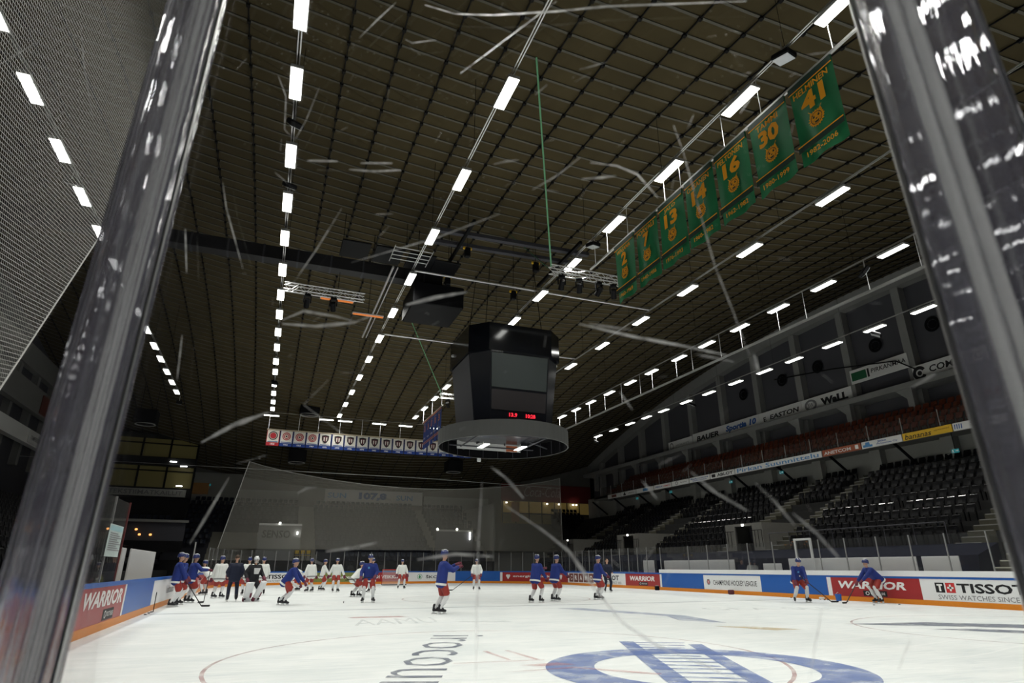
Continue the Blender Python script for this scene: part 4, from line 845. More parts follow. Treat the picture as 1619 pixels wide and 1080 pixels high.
seats(ME_O, spots, 'orange plastic tip-up seat in the balcony rows', 'orange seats of the balcony', 'orange_seats', 'orange_stadium_seat', 'orange seat')
# signs on the upper right wall
def up(a, c, z0, z1, face, lab, mk): return flat_sign('wall_sign', WX1 - .12, 0, 0, z0, z1, face, lab, mk, 'signs high on the right wall', ya=a, yb=c)
up(22.8, 27.8, 13.45, 14.62, M_SIGNW, 'white wall sign with dark C ring, nearest in the lower line', multi(blob_mark(M_TBLACK, -.40, 1, 'c'), T('COMATEC', M_TBLACK, .09, .58, .70, .40, .02, .1), T('engineering & design', M_TGREY, .22, .24, .45, .12)))
up(27.9, 32.7, 14.66, 15.75, M_SIGNW, 'white wall sign with green picture, hung higher than the rest', multi(blob_mark(mat('text_dark_green', (.015, .12, .05), .5), -.34, 1.3), T('PIRKANMAA', M_TBLACK, .17, .55, .58, .30, .01, .12), blob_mark(M_TBLACK, -.17, .16)))
up(32.8, 37.8, 13.45, 14.62, M_SIGNW, 'white wall sign with oval mark and bold black letters', multi(blob_mark(M_TGREY, -.31, 1.35, 'ring'), T('WaLL', M_TBLACK, .16, .5, .52, .52, .06), T('BW', M_TGREY, -.31, .5, .13, .34)))
up(37.8, 42.8, 13.45, 14.62, M_SIGNW, 'white wall sign with thin black capitals beside a small letter mark', multi(T('E', M_TBLACK, -.36, .45, .07, .34), T('EASTON', M_TBLACK, .1, .5, .68, .36, .03, .15)))
up(42.8, 47.8, 13.45, 14.62, M_SIGNW, 'white wall sign with dark blue bold letters', multi(T('Sportia 10', M_TBLUE, 0, .52, .84, .62, .05, .2), T('tampere', M_GOLD, -.12, .14, .4, .12)))
up(47.8, 52.6, 13.45, 14.62, M_SIGNW, 'white wall sign with black squared letters', T('BAUER', M_TBLACK, 0, .46, .74, .46, .04, .15))
up(52.7, 57.0, 13.45, 14.5, M_SIGNW, 'white wall sign with small round crest, farthest in the line', multi(blob_mark(M_TGREY, -.36, .8, 'ring'), T('HOCKEY', M_TGREY, .1, .5, .55, .16)))
tag(MB().tube([(40.6, 40, 17.1), (40.6, 34, 16.3), (40.6, 28.6, 15.3), (40.75, 27.5, 14.4)], .05, 6).obj('wall_cable', M_BLACK), 'thick black cable drooping across the upper right wall', 'cable')
# ---------------------------------------------------------------- far end
def stand_block(name, x0, x1, y0, y1, z0, z1, n, m):
    b = MB()
    for i in range(n): b.box(x0, y0 + (y1 - y0) * i / n, 0, x1, y1 if i == n - 1 else y0 + (y1 - y0) * (i + 1) / n, z0 + (z1 - z0) * i / (n - 1))
    return struct(b.obj(name, m))
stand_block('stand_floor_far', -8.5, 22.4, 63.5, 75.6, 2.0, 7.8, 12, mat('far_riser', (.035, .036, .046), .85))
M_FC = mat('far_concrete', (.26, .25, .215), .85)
for xa_, xb_ in ((3.1, 4.75), (16.3, 17.2), (22.0, 22.4)):
    b = MB()
    for i in range(12): b.box(xa_, 63.45 + 12.1 / 12 * i, 2.0 + 5.8 * (i - 1) / 11 if i else 1.9, xb_, 63.45 + 12.1 / 12 * (i + 1), 2.04 + 5.8 * i / 11)
    struct(b.obj('stand_aisle_far', M_FC))
b = MB()
for i in range(6): b.box(-4.9, 63.46 + 12.1 / 12 * i, 2.0 + 5.8 * (i - 1) / 11 if i else 1.9, 3.1, 63.46 + 12.1 / 12 * (i + 1), 2.03 + 5.8 * i / 11)
struct(b.obj('stand_block_far', M_FC))
stand_block('terrace_far', 22.45, 34.5, 63.5, 75.6, 2.0, 6.6, 22, mat('terrace_grey', (.20, .20, .18), .8))
stand_block('stand_floor_corner', 34.6, 38.6, 63.5, 75.6, 2.4, 7.8, 12, M_CONCD)
spots = []
for i in range(12):
    y = 63.5 + 12.1 / 12 * i + .35; z = 2.0 + 5.8 * i / 11
    for (a, c, i0, i1) in ((-7.6, 2.9, 6, 11), (4.9, 15.9, 2, 11), (17.4, 22.2, 5, 11), (7.5, 16.8, 0, 1), (-8.2, -5.0, 2, 5)):
        if i0 <= i <= i1:
            x = a + .28 * (i % 2)
            while x < c: spots.append((x, y, z, 0)); x += .56
seats(ME_N, [s_ for s_ in spots], 'dark blue plastic seat in the blocks behind the far net', 'dark blue seats of the far end', 'navy_seats', 'blue_stadium_seat', 'blue seat')
spots = []
for i in range(12):
    for k in range(7): spots.append((34.8 + .55 * k, 63.85 + 12.1 / 12 * i, 2.4 + 5.4 * i / 11, 0))
b = MB(); src = [tuple(v.co) for v in ME_B.vertices]; fs = [tuple(p.vertices) for p in ME_B.polygons]
for x, y, z, rz in spots: b.add([(x + v[0], y + v[1], z + v[2]) for v in src], fs)
tag(b.obj('corner_seats', M_SEATB), 'dark seats of the far right corner block', 'seats', 'black seats of the far right corner', 'stuff')
struct(MB().box(22.4, 63.5, 0, 22.6, 75.6, 7.9).obj('aisle_wall', M_CONC))
# doorways in the far stand with lamps and pale lintels
for i, (pa, pb, py, lab) in enumerate(((410, 478, 828, 'doorway with pale lintel and grey lettered panel under the far left seats'), (690, 748, 838, 'open doorway with white lamps and chairs under the far middle seats'))):
    xa, zt = on_y(pa, py, 63.2); xb, _ = on_y(pb, py, 63.2); v = empty('far_doorway', ((xa + xb) / 2, 63.4, 0), 0, lab, 'doorway'); hw = (xb - xa) / 2
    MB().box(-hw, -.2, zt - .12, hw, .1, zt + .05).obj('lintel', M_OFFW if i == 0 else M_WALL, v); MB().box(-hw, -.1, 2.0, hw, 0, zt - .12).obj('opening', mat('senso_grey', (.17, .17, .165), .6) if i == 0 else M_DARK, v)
    lampm = emis('far_lamp', (1, .98, .92), 22); MB().bevbox(-.08, -.3, zt + .02, .08, -.2, zt + .18, .03).obj('lamp', lampm, v, loc=(-hw * (.05 if i == 0 else -.1), 0, 0))
    MB().bevbox(-.05, -.3, zt - .9, .05, -.2, zt - (.65 if i == 0 else .15), .02).obj('lamp', lampm, v, loc=(hw * .82, 0, 0))
    if i == 0: text('lettering', 'SENSO', M_TBLACK, v, -hw * .15, zt - .9, hw * 1.3, .7, y=-.13, off=.02)
    else: MB().bevbox(-.08, -.3, zt + .0, .08, -.2, zt + .16, .03).obj('lamp', lampm, v, loc=(-hw * .95, 0, 0))
for i, px in enumerate((472, 481, 490)):
    x, z = on_y(px, 853, 63.2); c = empty('canteen_chair', (x, 63.0, 2.0), 0, 'small tan chair at the far left doorway, ' + ['left', 'middle', 'right'][i] + ' one', 'chair', 'tan chairs at the far end')
    m_ = mat('tan_wood', (.45, .32, .06), .5); MB().bevbox(-.22, -.2, .43, .22, .2, .47, .01).obj('seat', m_, c); MB().bevbox(-.22, .17, .6, .22, .2, .9, .01).obj('backrest', m_, c)
    for sx_ in (-.19, .19):
        for sy_ in (-.17, .17): MB().box(sx_ - .02, sy_ - .02, 0, sx_ + .02, sy_ + .02, .43 if sy_ < 0 else .9).obj('leg', M_BLACK, c)
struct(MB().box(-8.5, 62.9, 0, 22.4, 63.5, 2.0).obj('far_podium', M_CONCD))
# wide white banner above the far seats
xa, zb = on_y(513, 788, 75.7); xb, _ = on_y(667, 800, 75.7)
root = MB().box(-(xb - xa) / 2, 0, 0, (xb - xa) / 2, .05, 1.55).obj('radio_banner', M_OFFW, loc=((xa + xb) / 2, 75.7, 8.5)); tag(root, 'long white banner with 107,8 above the middle far seats', 'banner')
L_ = xb - xa
text('lettering', 'SUN', M_TLBLUE, root, -L_ * .38, .85, 2.1, .6, y=-.01, off=.02); text('lettering', '107,8', M_TBLUE, root, -L_ * .02, .82, 3.3, .95, y=-.01, off=.06); text('unit_lettering', 'MHz', M_TGREY, root, L_ * .14, .6, .6, .2, y=-.01); text('lettering', 'SUN', M_TLBLUE, root, L_ * .31, .8, 2.0, .6, y=-.01, off=.02)
for i, (x0, x1) in enumerate(((-6.5, 3.0), (17.6, 26))):
    struct(MB().box(x0, 75.55, 8.2, x1, 75.9, 9.6).obj('trim_2', M_WALL))
# red drinks hoarding and lit kiosk at the far right
root = MB().box(-6.5, 0, 0, 6.5, .06, 2.2).obj('red_hoarding', mat('hoarding_red', (.14, .012, .01), .6), loc=(34.2, 75.4, 9.5)); tag(root, 'dark red hoarding with pale script letters at the far right', 'sign')
text('lettering', 'Coca-Cola', mat('faded_script', (.36, .26, .24), .6), root, -.7, 1.25, 5.2, 1.3, y=-.01, shear=.35)
kb = empty('kiosk', (34.2, 75.2, 6.7), 0, 'lit yellow kiosk windows at the top of the far right terrace', 'kiosk'); MB().box(-6.4, .2, 0, 6.4, .3, 2.75).obj('back_wall', emis('kiosk_glow', (.80, .55, .16), .06), kb)
b = MB()
for k in range(8): b.box(-6.45 + 1.83 * k, -.05, 0, -6.35 + 1.83 * k, .05, 2.75)
b.obj('mullions', M_BLACK, kb); MB().box(-6.4, -.05, 1.15, 6.4, .12, 1.3).obj('counter', M_DARK, kb); MB().box(-6.4, -.03, 0, 6.4, .03, 1.15).obj('counter_front', mat('kiosk_front', (.38, .30, .12), .6), kb)
MB().box(-5.2, -.1, .2, -4.1, -.05, 2.6).obj('poster', mat('poster_tan', (.55, .28, .13), .6), kb)
for x in (-5.9, -.2, 1.5, 3.6, 4.1): MB().bevbox(-.10, -.1, 2.45, .10, 0, 2.6, .03).obj('lamp', emis('kiosk_lamp', (1, .95, .85), 12), kb, loc=(x, -.1, 0))
# ---------------------------------------------------------------- left end: boxes with lit windows, dark seats
sb = empty('box_suites', (-12.2, 70.0, 0), .08, 'two storeys of viewing boxes with dim yellow windows at the far left', 'viewing boxes')
MB().box(-5.5, .3, 6, 4.6, 5, 14.2).obj('walls', M_CONCD, sb)
M_WIN = emis('suite_glow', (.55, .46, .14), .014); b = MB()
for z0, z1 in ((8.9, 11.0), (11.9, 13.7)):
    for k in range(4):
        x = -5.3 + 2.5 * k; b.poly([(x, .27, z0), (x + 2.3, .27, z0), (x + 2.3, .27, z1), (x, .27, z1)])
b.obj('window_panes', M_WIN, sb); b = MB()
for z0, z1 in ((8.9, 11.0), (11.9, 13.7)):
    for k in range(5): b.box(-5.45 + 2.5 * k, .1, z0, -5.3 + 2.5 * k, .28, z1)
    b.box(-5.5, .1, z1 - .55, 4.6, .28, z1 - .45)
b.obj('window_frames', M_BLACK, sb)
b = MB(); b.box(-5.5, -.6, 10.95, 4.6, .3, 11.7); b.obj('floor_slab', M_CONCD, sb)
fb = MB().box(-5.5, -.65, 7.95, 4.2, -.55, 8.65).obj('sign_band', mat('sign_band_grey', (.45, .45, .42), .6), sb); text('band_lettering', 'UUDEN TEKSTIIMATKAILUT', M_TGREY, sb, -.6, 8.3, 9.0, .42, y=-.67, off=.01)
MB().box(-5.5, -.6, 7.85, 4.6, .3, 7.95).obj('balcony_slab', M_CONCD, sb)
for x, z, ln in ((2.6, 11.3, .6), (3.6, 10.9, .6), (3.5, 8.95, .55)): MB().bevbox(-ln / 2, -.75, 0, ln / 2, -.68, .10, .01).obj('tube_lamp', emis('tube_lamp_m', (1, 1, .96), 9), sb, loc=(x, 0, z))
struct(MB().box(-8.6, 75.3, 7.0, -3.2, 75.9, 11.2).obj('trim_3', M_WALL))
lx, lz = on_y(309, 772, 75.2); b = MB().box(-1.3, 0, -.6, 1.3, .05, .6).obj('lit_sign', emis('lit_orange', (.50, .24, .06), .022), loc=(lx, 75.2, lz)); tag(b, 'dim orange lit opening under the far left wall', 'opening')
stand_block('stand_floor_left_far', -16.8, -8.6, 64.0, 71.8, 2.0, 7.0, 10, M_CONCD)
spots = []
for i in range(7):
    for k in range(14): spots.append((-16.3 + .56 * k, 64.3 + .78 * i, 2.0 + 5.0 * i / 9, 0))
b = MB()
for x, y, z, rz in spots: b.add([(x + v[0], y + v[1], z + v[2]) for v in src], fs)
tag(b.obj('left_corner_seats', M_SEATN), 'dark blue seats of the far left corner block', 'seats', 'dark blue seats of the far left corner', 'stuff')
# left long side: stepped stand, bar with warm lamps, white and green bands of the upper floors
stand_l = MB()
for i in range(9): stand_l.box(-8.2 - i, 14, 0, -7.2 - i, 60.2, 1.2 + .5 * i)
struct(stand_l.obj('stand_floor_left', M_CONCD))
b = MB()
for i in range(9):
    y = 14.4
    while y < 59.8: b.add([(-7.8 - i - v[1], y + v[0], 1.2 + .5 * i + v[2]) for v in src], fs); y += .56
tag(b.obj('left_side_seats', M_SEATB), 'dark seats of the long left stand', 'seats', 'dark seats of the left stand', 'stuff')
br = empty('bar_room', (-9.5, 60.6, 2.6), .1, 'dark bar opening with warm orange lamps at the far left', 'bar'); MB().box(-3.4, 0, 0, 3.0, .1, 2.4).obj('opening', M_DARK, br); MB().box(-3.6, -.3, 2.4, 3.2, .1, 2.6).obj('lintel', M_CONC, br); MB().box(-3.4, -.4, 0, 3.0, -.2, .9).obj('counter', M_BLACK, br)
for x, z in ((-2.6, 1.7), (-2.3, 1.4), (-.6, 1.7), (-.3, 1.3), (.5, 1.3), (-2.8, 1.2)): MB().bevbox(-.1, -.1, 0, .1, .05, .16, .04).obj('lamp', emis('warm_lamp', (1, .42, .12), 2.2), br, loc=(x, -.05, z))
for i, (z0, z1, m_, lab) in enumerate(((16.2, 17.9, M_CONC, 'upper pale parapet band on the left wall'), (13.0, 14.9, M_CONC, 'middle pale parapet band on the left wall'), (10.3, 11.4, M_SIGNW, 'lower sign band on the left wall'))):
    o = MB().box(0, -14, 0, .5, 24, z1 - z0).obj('trim_%d' % (4 + i), m_, loc=(WX0 + .2 + .5 * i, 50, z0)); struct(o)
for i in range(9): struct(MB().box(WX0, 38 + 4.2 * i, 9, WX0 + .5, 38.5 + 4.2 * i, 17.5).obj('left_pillar', M_CONC))
for i, (a, m_, lab, s_) in enumerate(((58.5, M_SIGNW, 'white lettered sign on the left wall band', 'TAMPEREEN SÄHKÖ'), (63.5, mat('sign_green', (.01, .09, .05), .5), 'dark green sign on the left wall band', 'KOSKIKLINIKKA'))):
    root = MB().bevbox(-2.2, 0, 0, 2.2, .06, .9, .01).obj('wall_sign', m_, loc=(WX0 + 1.78, a, 10.4), rz=pi / 2); tag(root, lab, 'sign', 'signs on the left wall'); text('lettering', s_, M_TBLACK if i == 0 else M_TWHITE, root, 0, .45, 3.6, .4, y=-.01, off=.01)
root = MB().bevbox(-1.4, 0, 0, 1.4, .06, 1.5, .01).obj('wall_sign', M_BROWN, loc=(WX0 + 1.3, 60.0, 13.1), rz=pi / 2); tag(root, 'brown sign on the middle left wall band', 'sign', 'signs on the left wall')
e = empty('exit_sign', (WX0 + 1.76, 60.5, 10.42), pi / 2, 'small green lit exit sign on the left side under the sign band', 'exit sign'); MB().bevbox(-.4, 0, -.13, .4, .06, .13, .02).obj('box', M_EXIT, e)
e = empty('exit_sign', (-6.6, 75.23, 9.9), 0, 'small green lit exit sign on the far left wall', 'exit sign'); MB().bevbox(-.3, 0, -.12, .3, .06, .12, .02).obj('box', M_EXIT, e)
# ================================================================== NETS
def net(name, corners, nu, nv, sag, m, label, rope=True, bulge=None):
    A, B_, C_, D_ = [Vector(c) for c in corners]              # bottom left, bottom right, top right, top left
    me = MB()
    def fn(u, v):
        p = (A * (1 - u) + B_ * u) * (1 - v) + (D_ * (1 - u) + C_ * u) * v
        p.z -= sag * v * math.sin(pi * u) ** .8 if 0 < u < 1 else 0
        if bulge: p += bulge * math.sin(pi * u) * math.sin(pi * v)
        return p
    me.grid(fn, nu, nv); mm = me.mesh(name, m, smooth=True)
    uv = mm.uv_layers.new(name='UVMap'); wl, hl = (B_ - A).length, (D_ - A).length
    for p in mm.polygons:
        for li in p.loop_indices:
            vi = mm.loops[li].vertex_index; uv.data[li].uv = ((vi % (nu + 1)) / nu * wl, (vi // (nu + 1)) / nv * hl)
    o = link(name, mm); tag(o, label, 'net', 'safety nets')
    if rope:
        for nm, pts in (('left_rope', [fn(0, k / 8) for k in range(9)]), ('right_rope', [fn(1, k / 8) for k in range(9)]), ('top_rope', [fn(k / 24, 1) for k in range(25)])):
            MB().tube(pts, .035 if nm == 'left_rope' else .02, 6).obj(nm, mat('rope_white', (.6, .6, .58), .7), o)
    return o
net('safety_net', [(-3.7, 60.5, 2.95), (29.1, 60.5, 2.95), (28.97, 60.5, 10.45), (-2.2, 60.5, 10.45)], 40, 14, 1.75, net_mat('far_net', .06, .17, (.62, .60, .54)), 'wide pale safety net hanging across the far end')
tag(MB().tube([(-20, 60.6, 9.9), (14, 60.6, 9.75), (29, 60.6, 9.4)], .025, 5).obj('net_cable', M_STEEL), 'thin cable stretched across the far end above the net', 'cable')
NP = [(-140, 830), (0, 615), (160, 370), (230, 262), (262, 120), (288, -40), (-140, -40)]
pts = [(-3.6, *on_x(px, py, -3.6)) for px, py in NP]
me = bpy.data.meshes.new('near_net'); me.from_pydata(pts, [], [tuple(range(len(pts)))]); me.materials.append(net_mat('near_net', .06, .15, (.75, .75, .72)))
uv = me.uv_layers.new(name='UVMap')
for li, lp in enumerate(me.loops): v = me.vertices[lp.vertex_index].co; uv.data[li].uv = (v.y + .35 * v.z, v.z - .2 * v.y)
nn = link('safety_net', me); tag(nn, 'fine safety net with a slanting lower edge hanging at the upper left', 'net', 'safety nets')
MB().tube([pts[0], pts[1], pts[2], pts[3], pts[4], pts[5]], .012, 5).obj('edge_rope', mat('rope_white', (.6, .6, .58), .7), nn)
# ---------------------------------------------------------------- goal
gl = empty('hockey_goal', (10.6, 55.6, 0), pi, 'red framed hockey goal at the far end', 'goal'); q = MB()
q.tube([(-.915, 0, 0), (-.915, 0, 1.22), (.915, 0, 1.22), (.915, 0, 0)], .03, 8); q.obj('frame', mat('goal_red', (.5, .02, .02), .35), gl)
q = MB(); q.tube([(-.915, 0, .04), (-1.0, .9, .04), (1.0, .9, .04), (.915, 0, .04)], .04, 6); q.obj('base_bar', M_BLACK, gl)
q = MB(); q.add([(-.9, 0, 1.2), (.9, 0, 1.2), (.95, .85, .05), (-.95, .85, .05), (-.9, 0, .02), (.9, 0, .02)], [(0, 1, 2, 3), (0, 3, 4), (1, 5, 2)]); me = q.mesh('netting', net_mat('goal_net', .08, .12, (.7, .7, .7))); uv = me.uv_layers.new(name='UVMap')
for li, lp in enumerate(me.loops): v = me.vertices[lp.vertex_index].co; uv.data[li].uv = (v.x + v.y, v.z)
link('netting', me, gl)
# ================================================================== PEOPLE
def capsule(b, p0, r0, p1, r1, n=10):
    p0, p1 = Vector(p0), Vector(p1); d = p1 - p0
    if d.length < 1e-5: d = Vector((0, 0, .001))
    d.normalize(); a = d.cross(Vector((0, 0, 1)) if abs(d.z) < .9 else Vector((1, 0, 0))).normalized(); c = d.cross(a); rings = []
    for t in (-80, -50, -20): rings.append((p0 + d * r0 * math.sin(math.radians(t)), r0 * math.cos(math.radians(t))))
    for t in (20, 50, 80): rings.append((p1 + d * r1 * math.sin(math.radians(t)), r1 * math.cos(math.radians(t))))
    b.loft([[q + (a * math.cos(2 * pi * k / n) + c * math.sin(2 * pi * k / n)) * r for k in range(n)][::-1] for q, r in rings])
def ellipsoid(b, c, rx, ry, rz, n=12):
    c = Vector(c); b.loft([[c + Vector((rx * math.cos(t) * math.cos(2 * pi * k / n), ry * math.cos(t) * math.sin(2 * pi * k / n), rz * math.sin(t))) for k in range(n)] for t in [math.radians(a) for a in (-82, -60, -35, -10, 10, 35, 60, 82)]])
def fuse(b, name, m, vox, smooth=2):
    """one continuous skin over overlapping closed shapes"""
    me = b.mesh('tmp', m); o = bpy.data.objects.new('tmp', me); COL.objects.link(o)
    r = o.modifiers.new('r', 'REMESH'); r.mode = 'VOXEL'; r.voxel_size = vox; r.use_smooth_shade = True
    if smooth: s_ = o.modifiers.new('s', 'SMOOTH'); s_.iterations = smooth; s_.factor = .5
    dg = bpy.context.evaluated_depsgraph_get(); out = bpy.data.meshes.new_from_object(o.evaluated_get(dg)); bpy.data.objects.remove(o); bpy.data.meshes.remove(me)
    out.name = name; out.materials.clear(); out.materials.append(m)
    return out
M_SKIN = mat('skin', (.52, .30, .21), .5, var=.05); M_JB = mat('jersey_blue', (.010, .026, .175), .75, var=.12); M_JW = mat('jersey_white', (.74, .76, .74), .8, var=.05); M_JK = mat('jersey_black', (.014, .014, .018), .8)
M_PANT = mat('pants_red', (.30, .030, .022), .6, var=.15); M_SOCK = mat('sock_white', (.70, .71, .72), .8, var=.08); M_BOOT = mat('skate_black', (.012, .012, .015), .4); M_BLADE = mat('blade_holder', (.72, .73, .74), .35)
M_HELB = mat('helmet_blue', (.028, .038, .13), .25, spec=.5, var=.1); M_HELW = mat('helmet_white', (.75, .76, .77), .25, var=.04); M_GLOVE = mat('glove_red', (.13, .02, .04), .6, var=.5, scale=14); M_COACH = mat('tracksuit_navy', (.010, .014, .035), .8); M_HAIR = mat('hair_brown', (.06, .035, .02), .7)
M_STICK = mat('stick_black', (.012, .012, .013), .4); M_TAPE = mat('tape_white', (.7, .7, .68), .7); M_EYE = mat('eye_dark', (.02, .015, .015), .3, var=0)
def make_skate():
    b = MB(); capsule(b, (0, -.05, .115), .05, (0, .15, .095), .042); capsule(b, (0, -.045, .12), .05, (0, -.03, .24), .052); capsule(b, (0, .1, .1), .046, (0, .02, .20), .045)
    me = fuse(b, 'skate_boot', M_BOOT, .012); h = MB(); h.bevbox(-.012, -.10, .022, .012, -.02, .075, .004).bevbox(-.012, .08, .022, .012, .17, .07, .004).bevbox(-.010, -.12, .010, .010, .19, .028, .004)
    bl = MB().hexa([(-.003, -.12, .001), (.003, -.12, .001), (.003, .2, .001), (-.003, .2, .001), (-.003, -.13, .014), (.003, -.13, .014), (.003, .215, .014), (-.003, .215, .014)])
    return me, h.mesh('blade_holder', M_BLADE), bl.mesh('steel_blade', M_STEEL)
def make_glove():                              # right hand, fingers along +Y, palm down, thumb towards -X
    b = MB(); capsule(b, (0, -.12, 0), .062, (0, -.03, 0), .055); capsule(b, (-.03, 0, 0), .042, (-.028, .07, 0), .038); capsule(b, (.028, 0, 0), .042, (.028, .065, 0), .036)
    for k, (x, l) in enumerate(((-.046, .075), (-.015, .085), (.016, .078), (.046, .060))):
        capsule(b, (x, .075, .012), .019, (x * 1.08, .075 + l * .6, -.005), .018); capsule(b, (x * 1.08, .075 + l * .6, -.005), .018, (x * 1.05, .075 + l * .62, -.05), .016); capsule(b, (x * 1.05, .075 + l * .62, -.05), .016, (x, .06 + l * .25, -.065), .014)
    capsule(b, (-.05, .0, -.01), .024, (-.085, .05, -.025), .020); capsule(b, (-.085, .05, -.025), .020, (-.065, .09, -.045), .017)
    return fuse(b, 'hockey_glove', M_GLOVE, .0105, 1)
def make_helmet():
    out = []
    for nm, m in (('helmet_blue', M_HELB), ('helmet_white', M_HELW)):
        b = MB(); n = 18; rings = []
        for t in (-12, 0, 15, 35, 55, 75, 88):
            t = math.radians(t); rr = []
            for k in range(n):
                a = 2 * pi * k / n; fr = math.sin(a)   # front = +Y
                z = .122 * math.sin(t) - (.05 * max(0, -fr) + .03 * max(0, abs(math.cos(a)) - .6)) * (1 if t < .1 else 0); rr.append((.112 * math.cos(t) * math.cos(a), .138 * math.cos(t) * math.sin(a), z + .02))
            rings.append(rr)
        b.loft(rings); 
        for x in (-.045, .045): b.m(1).tube([(x, .10, .095), (x, .02, .138), (x, -.09, .115)], .014, 6)
        out.append(b.mesh(nm, [m, M_HELW], smooth=True))
    return out
SK = make_skate(); GLV = make_glove(); HEL_B, HEL_W = make_helmet()
GLV_L = GLV.copy(); GLV_L.transform(Matrix.Scale(-1, 4, (1, 0, 0))); GLV_L.flip_normals()
VIS = MB().grid(lambda u, v: (.118 * math.sin((u - .5) * 2.0), .145 * math.cos((u - .5) * 2.0) + .004, .03 - .085 * v), 10, 3).mesh('visor', clear('visor_clear', .05, gloss=.05), True)
CAGE_B = MB()
for k in range(5): CAGE_B.tube([(.105 * math.sin(a), .14 * math.cos(a), .02 - .035 * k) for a in [(-1.1 + 2.2 * j / 8) for j in range(9)]], .005, 4)
for a in (-.7, -.35, 0, .35, .7): CAGE_B.tube([(.105 * math.sin(a), .142 * math.cos(a), .03), (.10 * math.sin(a), .135 * math.cos(a), -.125)], .005, 4)
CAGE = CAGE_B.mesh('cage', M_STEEL)
def bend2(a, c, l1, l2, pole):
    a, c = Vector(a), Vector(c); d = c - a; L_ = min(d.length, (l1 + l2) * .999); dn = d.normalized(); x = (l1 * l1 - l2 * l2 + L_ * L_) / (2 * L_); h = math.sqrt(max(0, l1 * l1 - x * x))
    p = Vector(pole); p -= dn * p.dot(dn); p = p.normalized() if p.length > 1e-4 else Vector((0, 1, 0)); return a + dn * x + p * h, a + dn * L_
def look(p, fwd, up=(0, 0, 1)):
    y_ = Vector(fwd).normalized(); x_ = y_.cross(Vector(up)).normalized(); z_ = x_.cross(y_); return Matrix(((x_.x, y_.x, z_.x, p[0]), (x_.y, y_.y, z_.y, p[1]), (x_.z, y_.z, z_.z, p[2]), (0, 0, 0, 1)))
def person(loc, yaw, label, kit='blue', hz=.97, lean=8, feet=((-.17, .0), (.17, .0)), toes=(8, -8), hands=((-.28, .22, .95), (.28, .22, .95)), hyaw=0, hpitch=0, sc=1.0, hip=(0, 0), numb=None):
    """facing +Y before the turn; hands, feet in metres from the spot on the ice"""
    coach = kit == 'coach'; goalie = kit == 'goalie'
    root = empty('person', (loc[0], loc[1], 0), math.radians(yaw), label, 'person', 'people on the ice'); sc *= 1.05; root.scale = (sc, sc, sc)
    la = math.radians(lean); sd = Vector((0, math.sin(la), math.cos(la))); fw = Vector((0, math.cos(la), -math.sin(la)))
    pel = Vector((hip[0], hip[1], hz)); chest = pel + sd * .33; neck = pel + sd * .53; hl = math.radians(lean * .45 - hpitch)
    hd = Vector((math.sin(math.radians(0)), math.sin(hl), math.cos(hl))); head = neck + hd * .20; hy = math.radians(hyaw); hf = Vector((-math.sin(hy), math.cos(hy), -math.sin(hl) * .6)).normalized()
    H = look(head, hf); G_ = lambda v: H @ Vector(v)
    hips, kn, an = [], [], []
    for i, sx_ in enumerate((-1, 1)):
        ft = Vector((feet[i][0], feet[i][1], .17 + (feet[i][2] if len(feet[i]) > 2 else 0))); hp = pel + Vector((.10 * sx_, 0, -.04)); k, a = bend2(hp, ft, .43, .42, (.12 * sx_, 1, .0)); hips.append(hp); kn.append(k); an.append(a)
    sh, el, wr = [], [], []
    for i, sx_ in enumerate((-1, 1)):
        s0 = neck - sd * .07 + Vector((.20 * sx_, 0, 0)); e, w_ = bend2(s0, hands[i], .30, .27, (.6 * sx_, -.7, -.5)); sh.append(s0); el.append(e); wr.append(w_)
    # body: one skin from head to ankle
    b = MB(); ellipsoid(b, G_((0, -.01, .03)), .078, .098, .108); capsule(b, G_((0, .03, -.05)), .062, G_((0, .05, -.085)), .042); capsule(b, G_((0, .09, .01)), .012, G_((0, .108, -.022)), .016); capsule(b, G_((-.025, .088, -.062)), .012, G_((.025, .088, -.062)), .012)
    for sx_ in (-1, 1): capsule(b, G_((.078 * sx_, -.01, .015)), .018, G_((.082 * sx_, -.012, -.03)), .013)
    capsule(b, neck - sd * .04, .058, head - hd * .06, .055); capsule(b, pel, .125, chest, .135); 
    for i, sx_ in enumerate((-1, 1)):
        capsule(b, chest + Vector((.07 * sx_, 0, 0)), .10, sh[i] - Vector((.04 * sx_, 0, 0)), .065); capsule(b, sh[i], .06, el[i], .045); capsule(b, el[i], .045, wr[i], .032)
        capsule(b, pel + Vector((.06 * sx_, 0, 0)), .11, hips[i], .10); capsule(b, hips[i], .095, kn[i], .062); capsule(b, kn[i], .062, an[i], .042)
        if coach or kit == 'bare':
            d = (wr[i] - el[i]).normalized(); q = d.cross(Vector((sx_, 0, 0))).normalized(); s2 = d.cross(q).normalized(); p0 = wr[i]
            capsule(b, p0, .03, p0 + d * .07, .036)
            for j in range(4):
                o_ = s2 * (.024 * (j - 1.5)); l_ = (.062, .07, .066, .052)[j]; capsule(b, p0 + d * .07 + o_, .0125, p0 + d * (.07 + l_ * .55) + o_ * 1.1 + q * .006, .0115); capsule(b, p0 + d * (.07 + l_ * .55) + o_ * 1.1 + q * .006, .0115, p0 + d * (.07 + l_) + o_ + q * .03, .0105)
            capsule(b, p0 + d * .02 + s2 * -.03, .016, p0 + d * .07 + s2 * -.062 + q * .012, .012)
    me = fuse(b, 'body', M_SKIN, .0125 if not coach else .011); bm = bmesh.new(); bm.from_mesh(me)
    me.materials.append(M_EYE); bm.free()
    link('body', me, root)
    e = MB()
    for sx_ in (-1, 1): ellipsoid(e, G_((.031 * sx_, .083, .018)), .014, .008, .008, 8)
    e.obj('eyes', M_EYE, root)
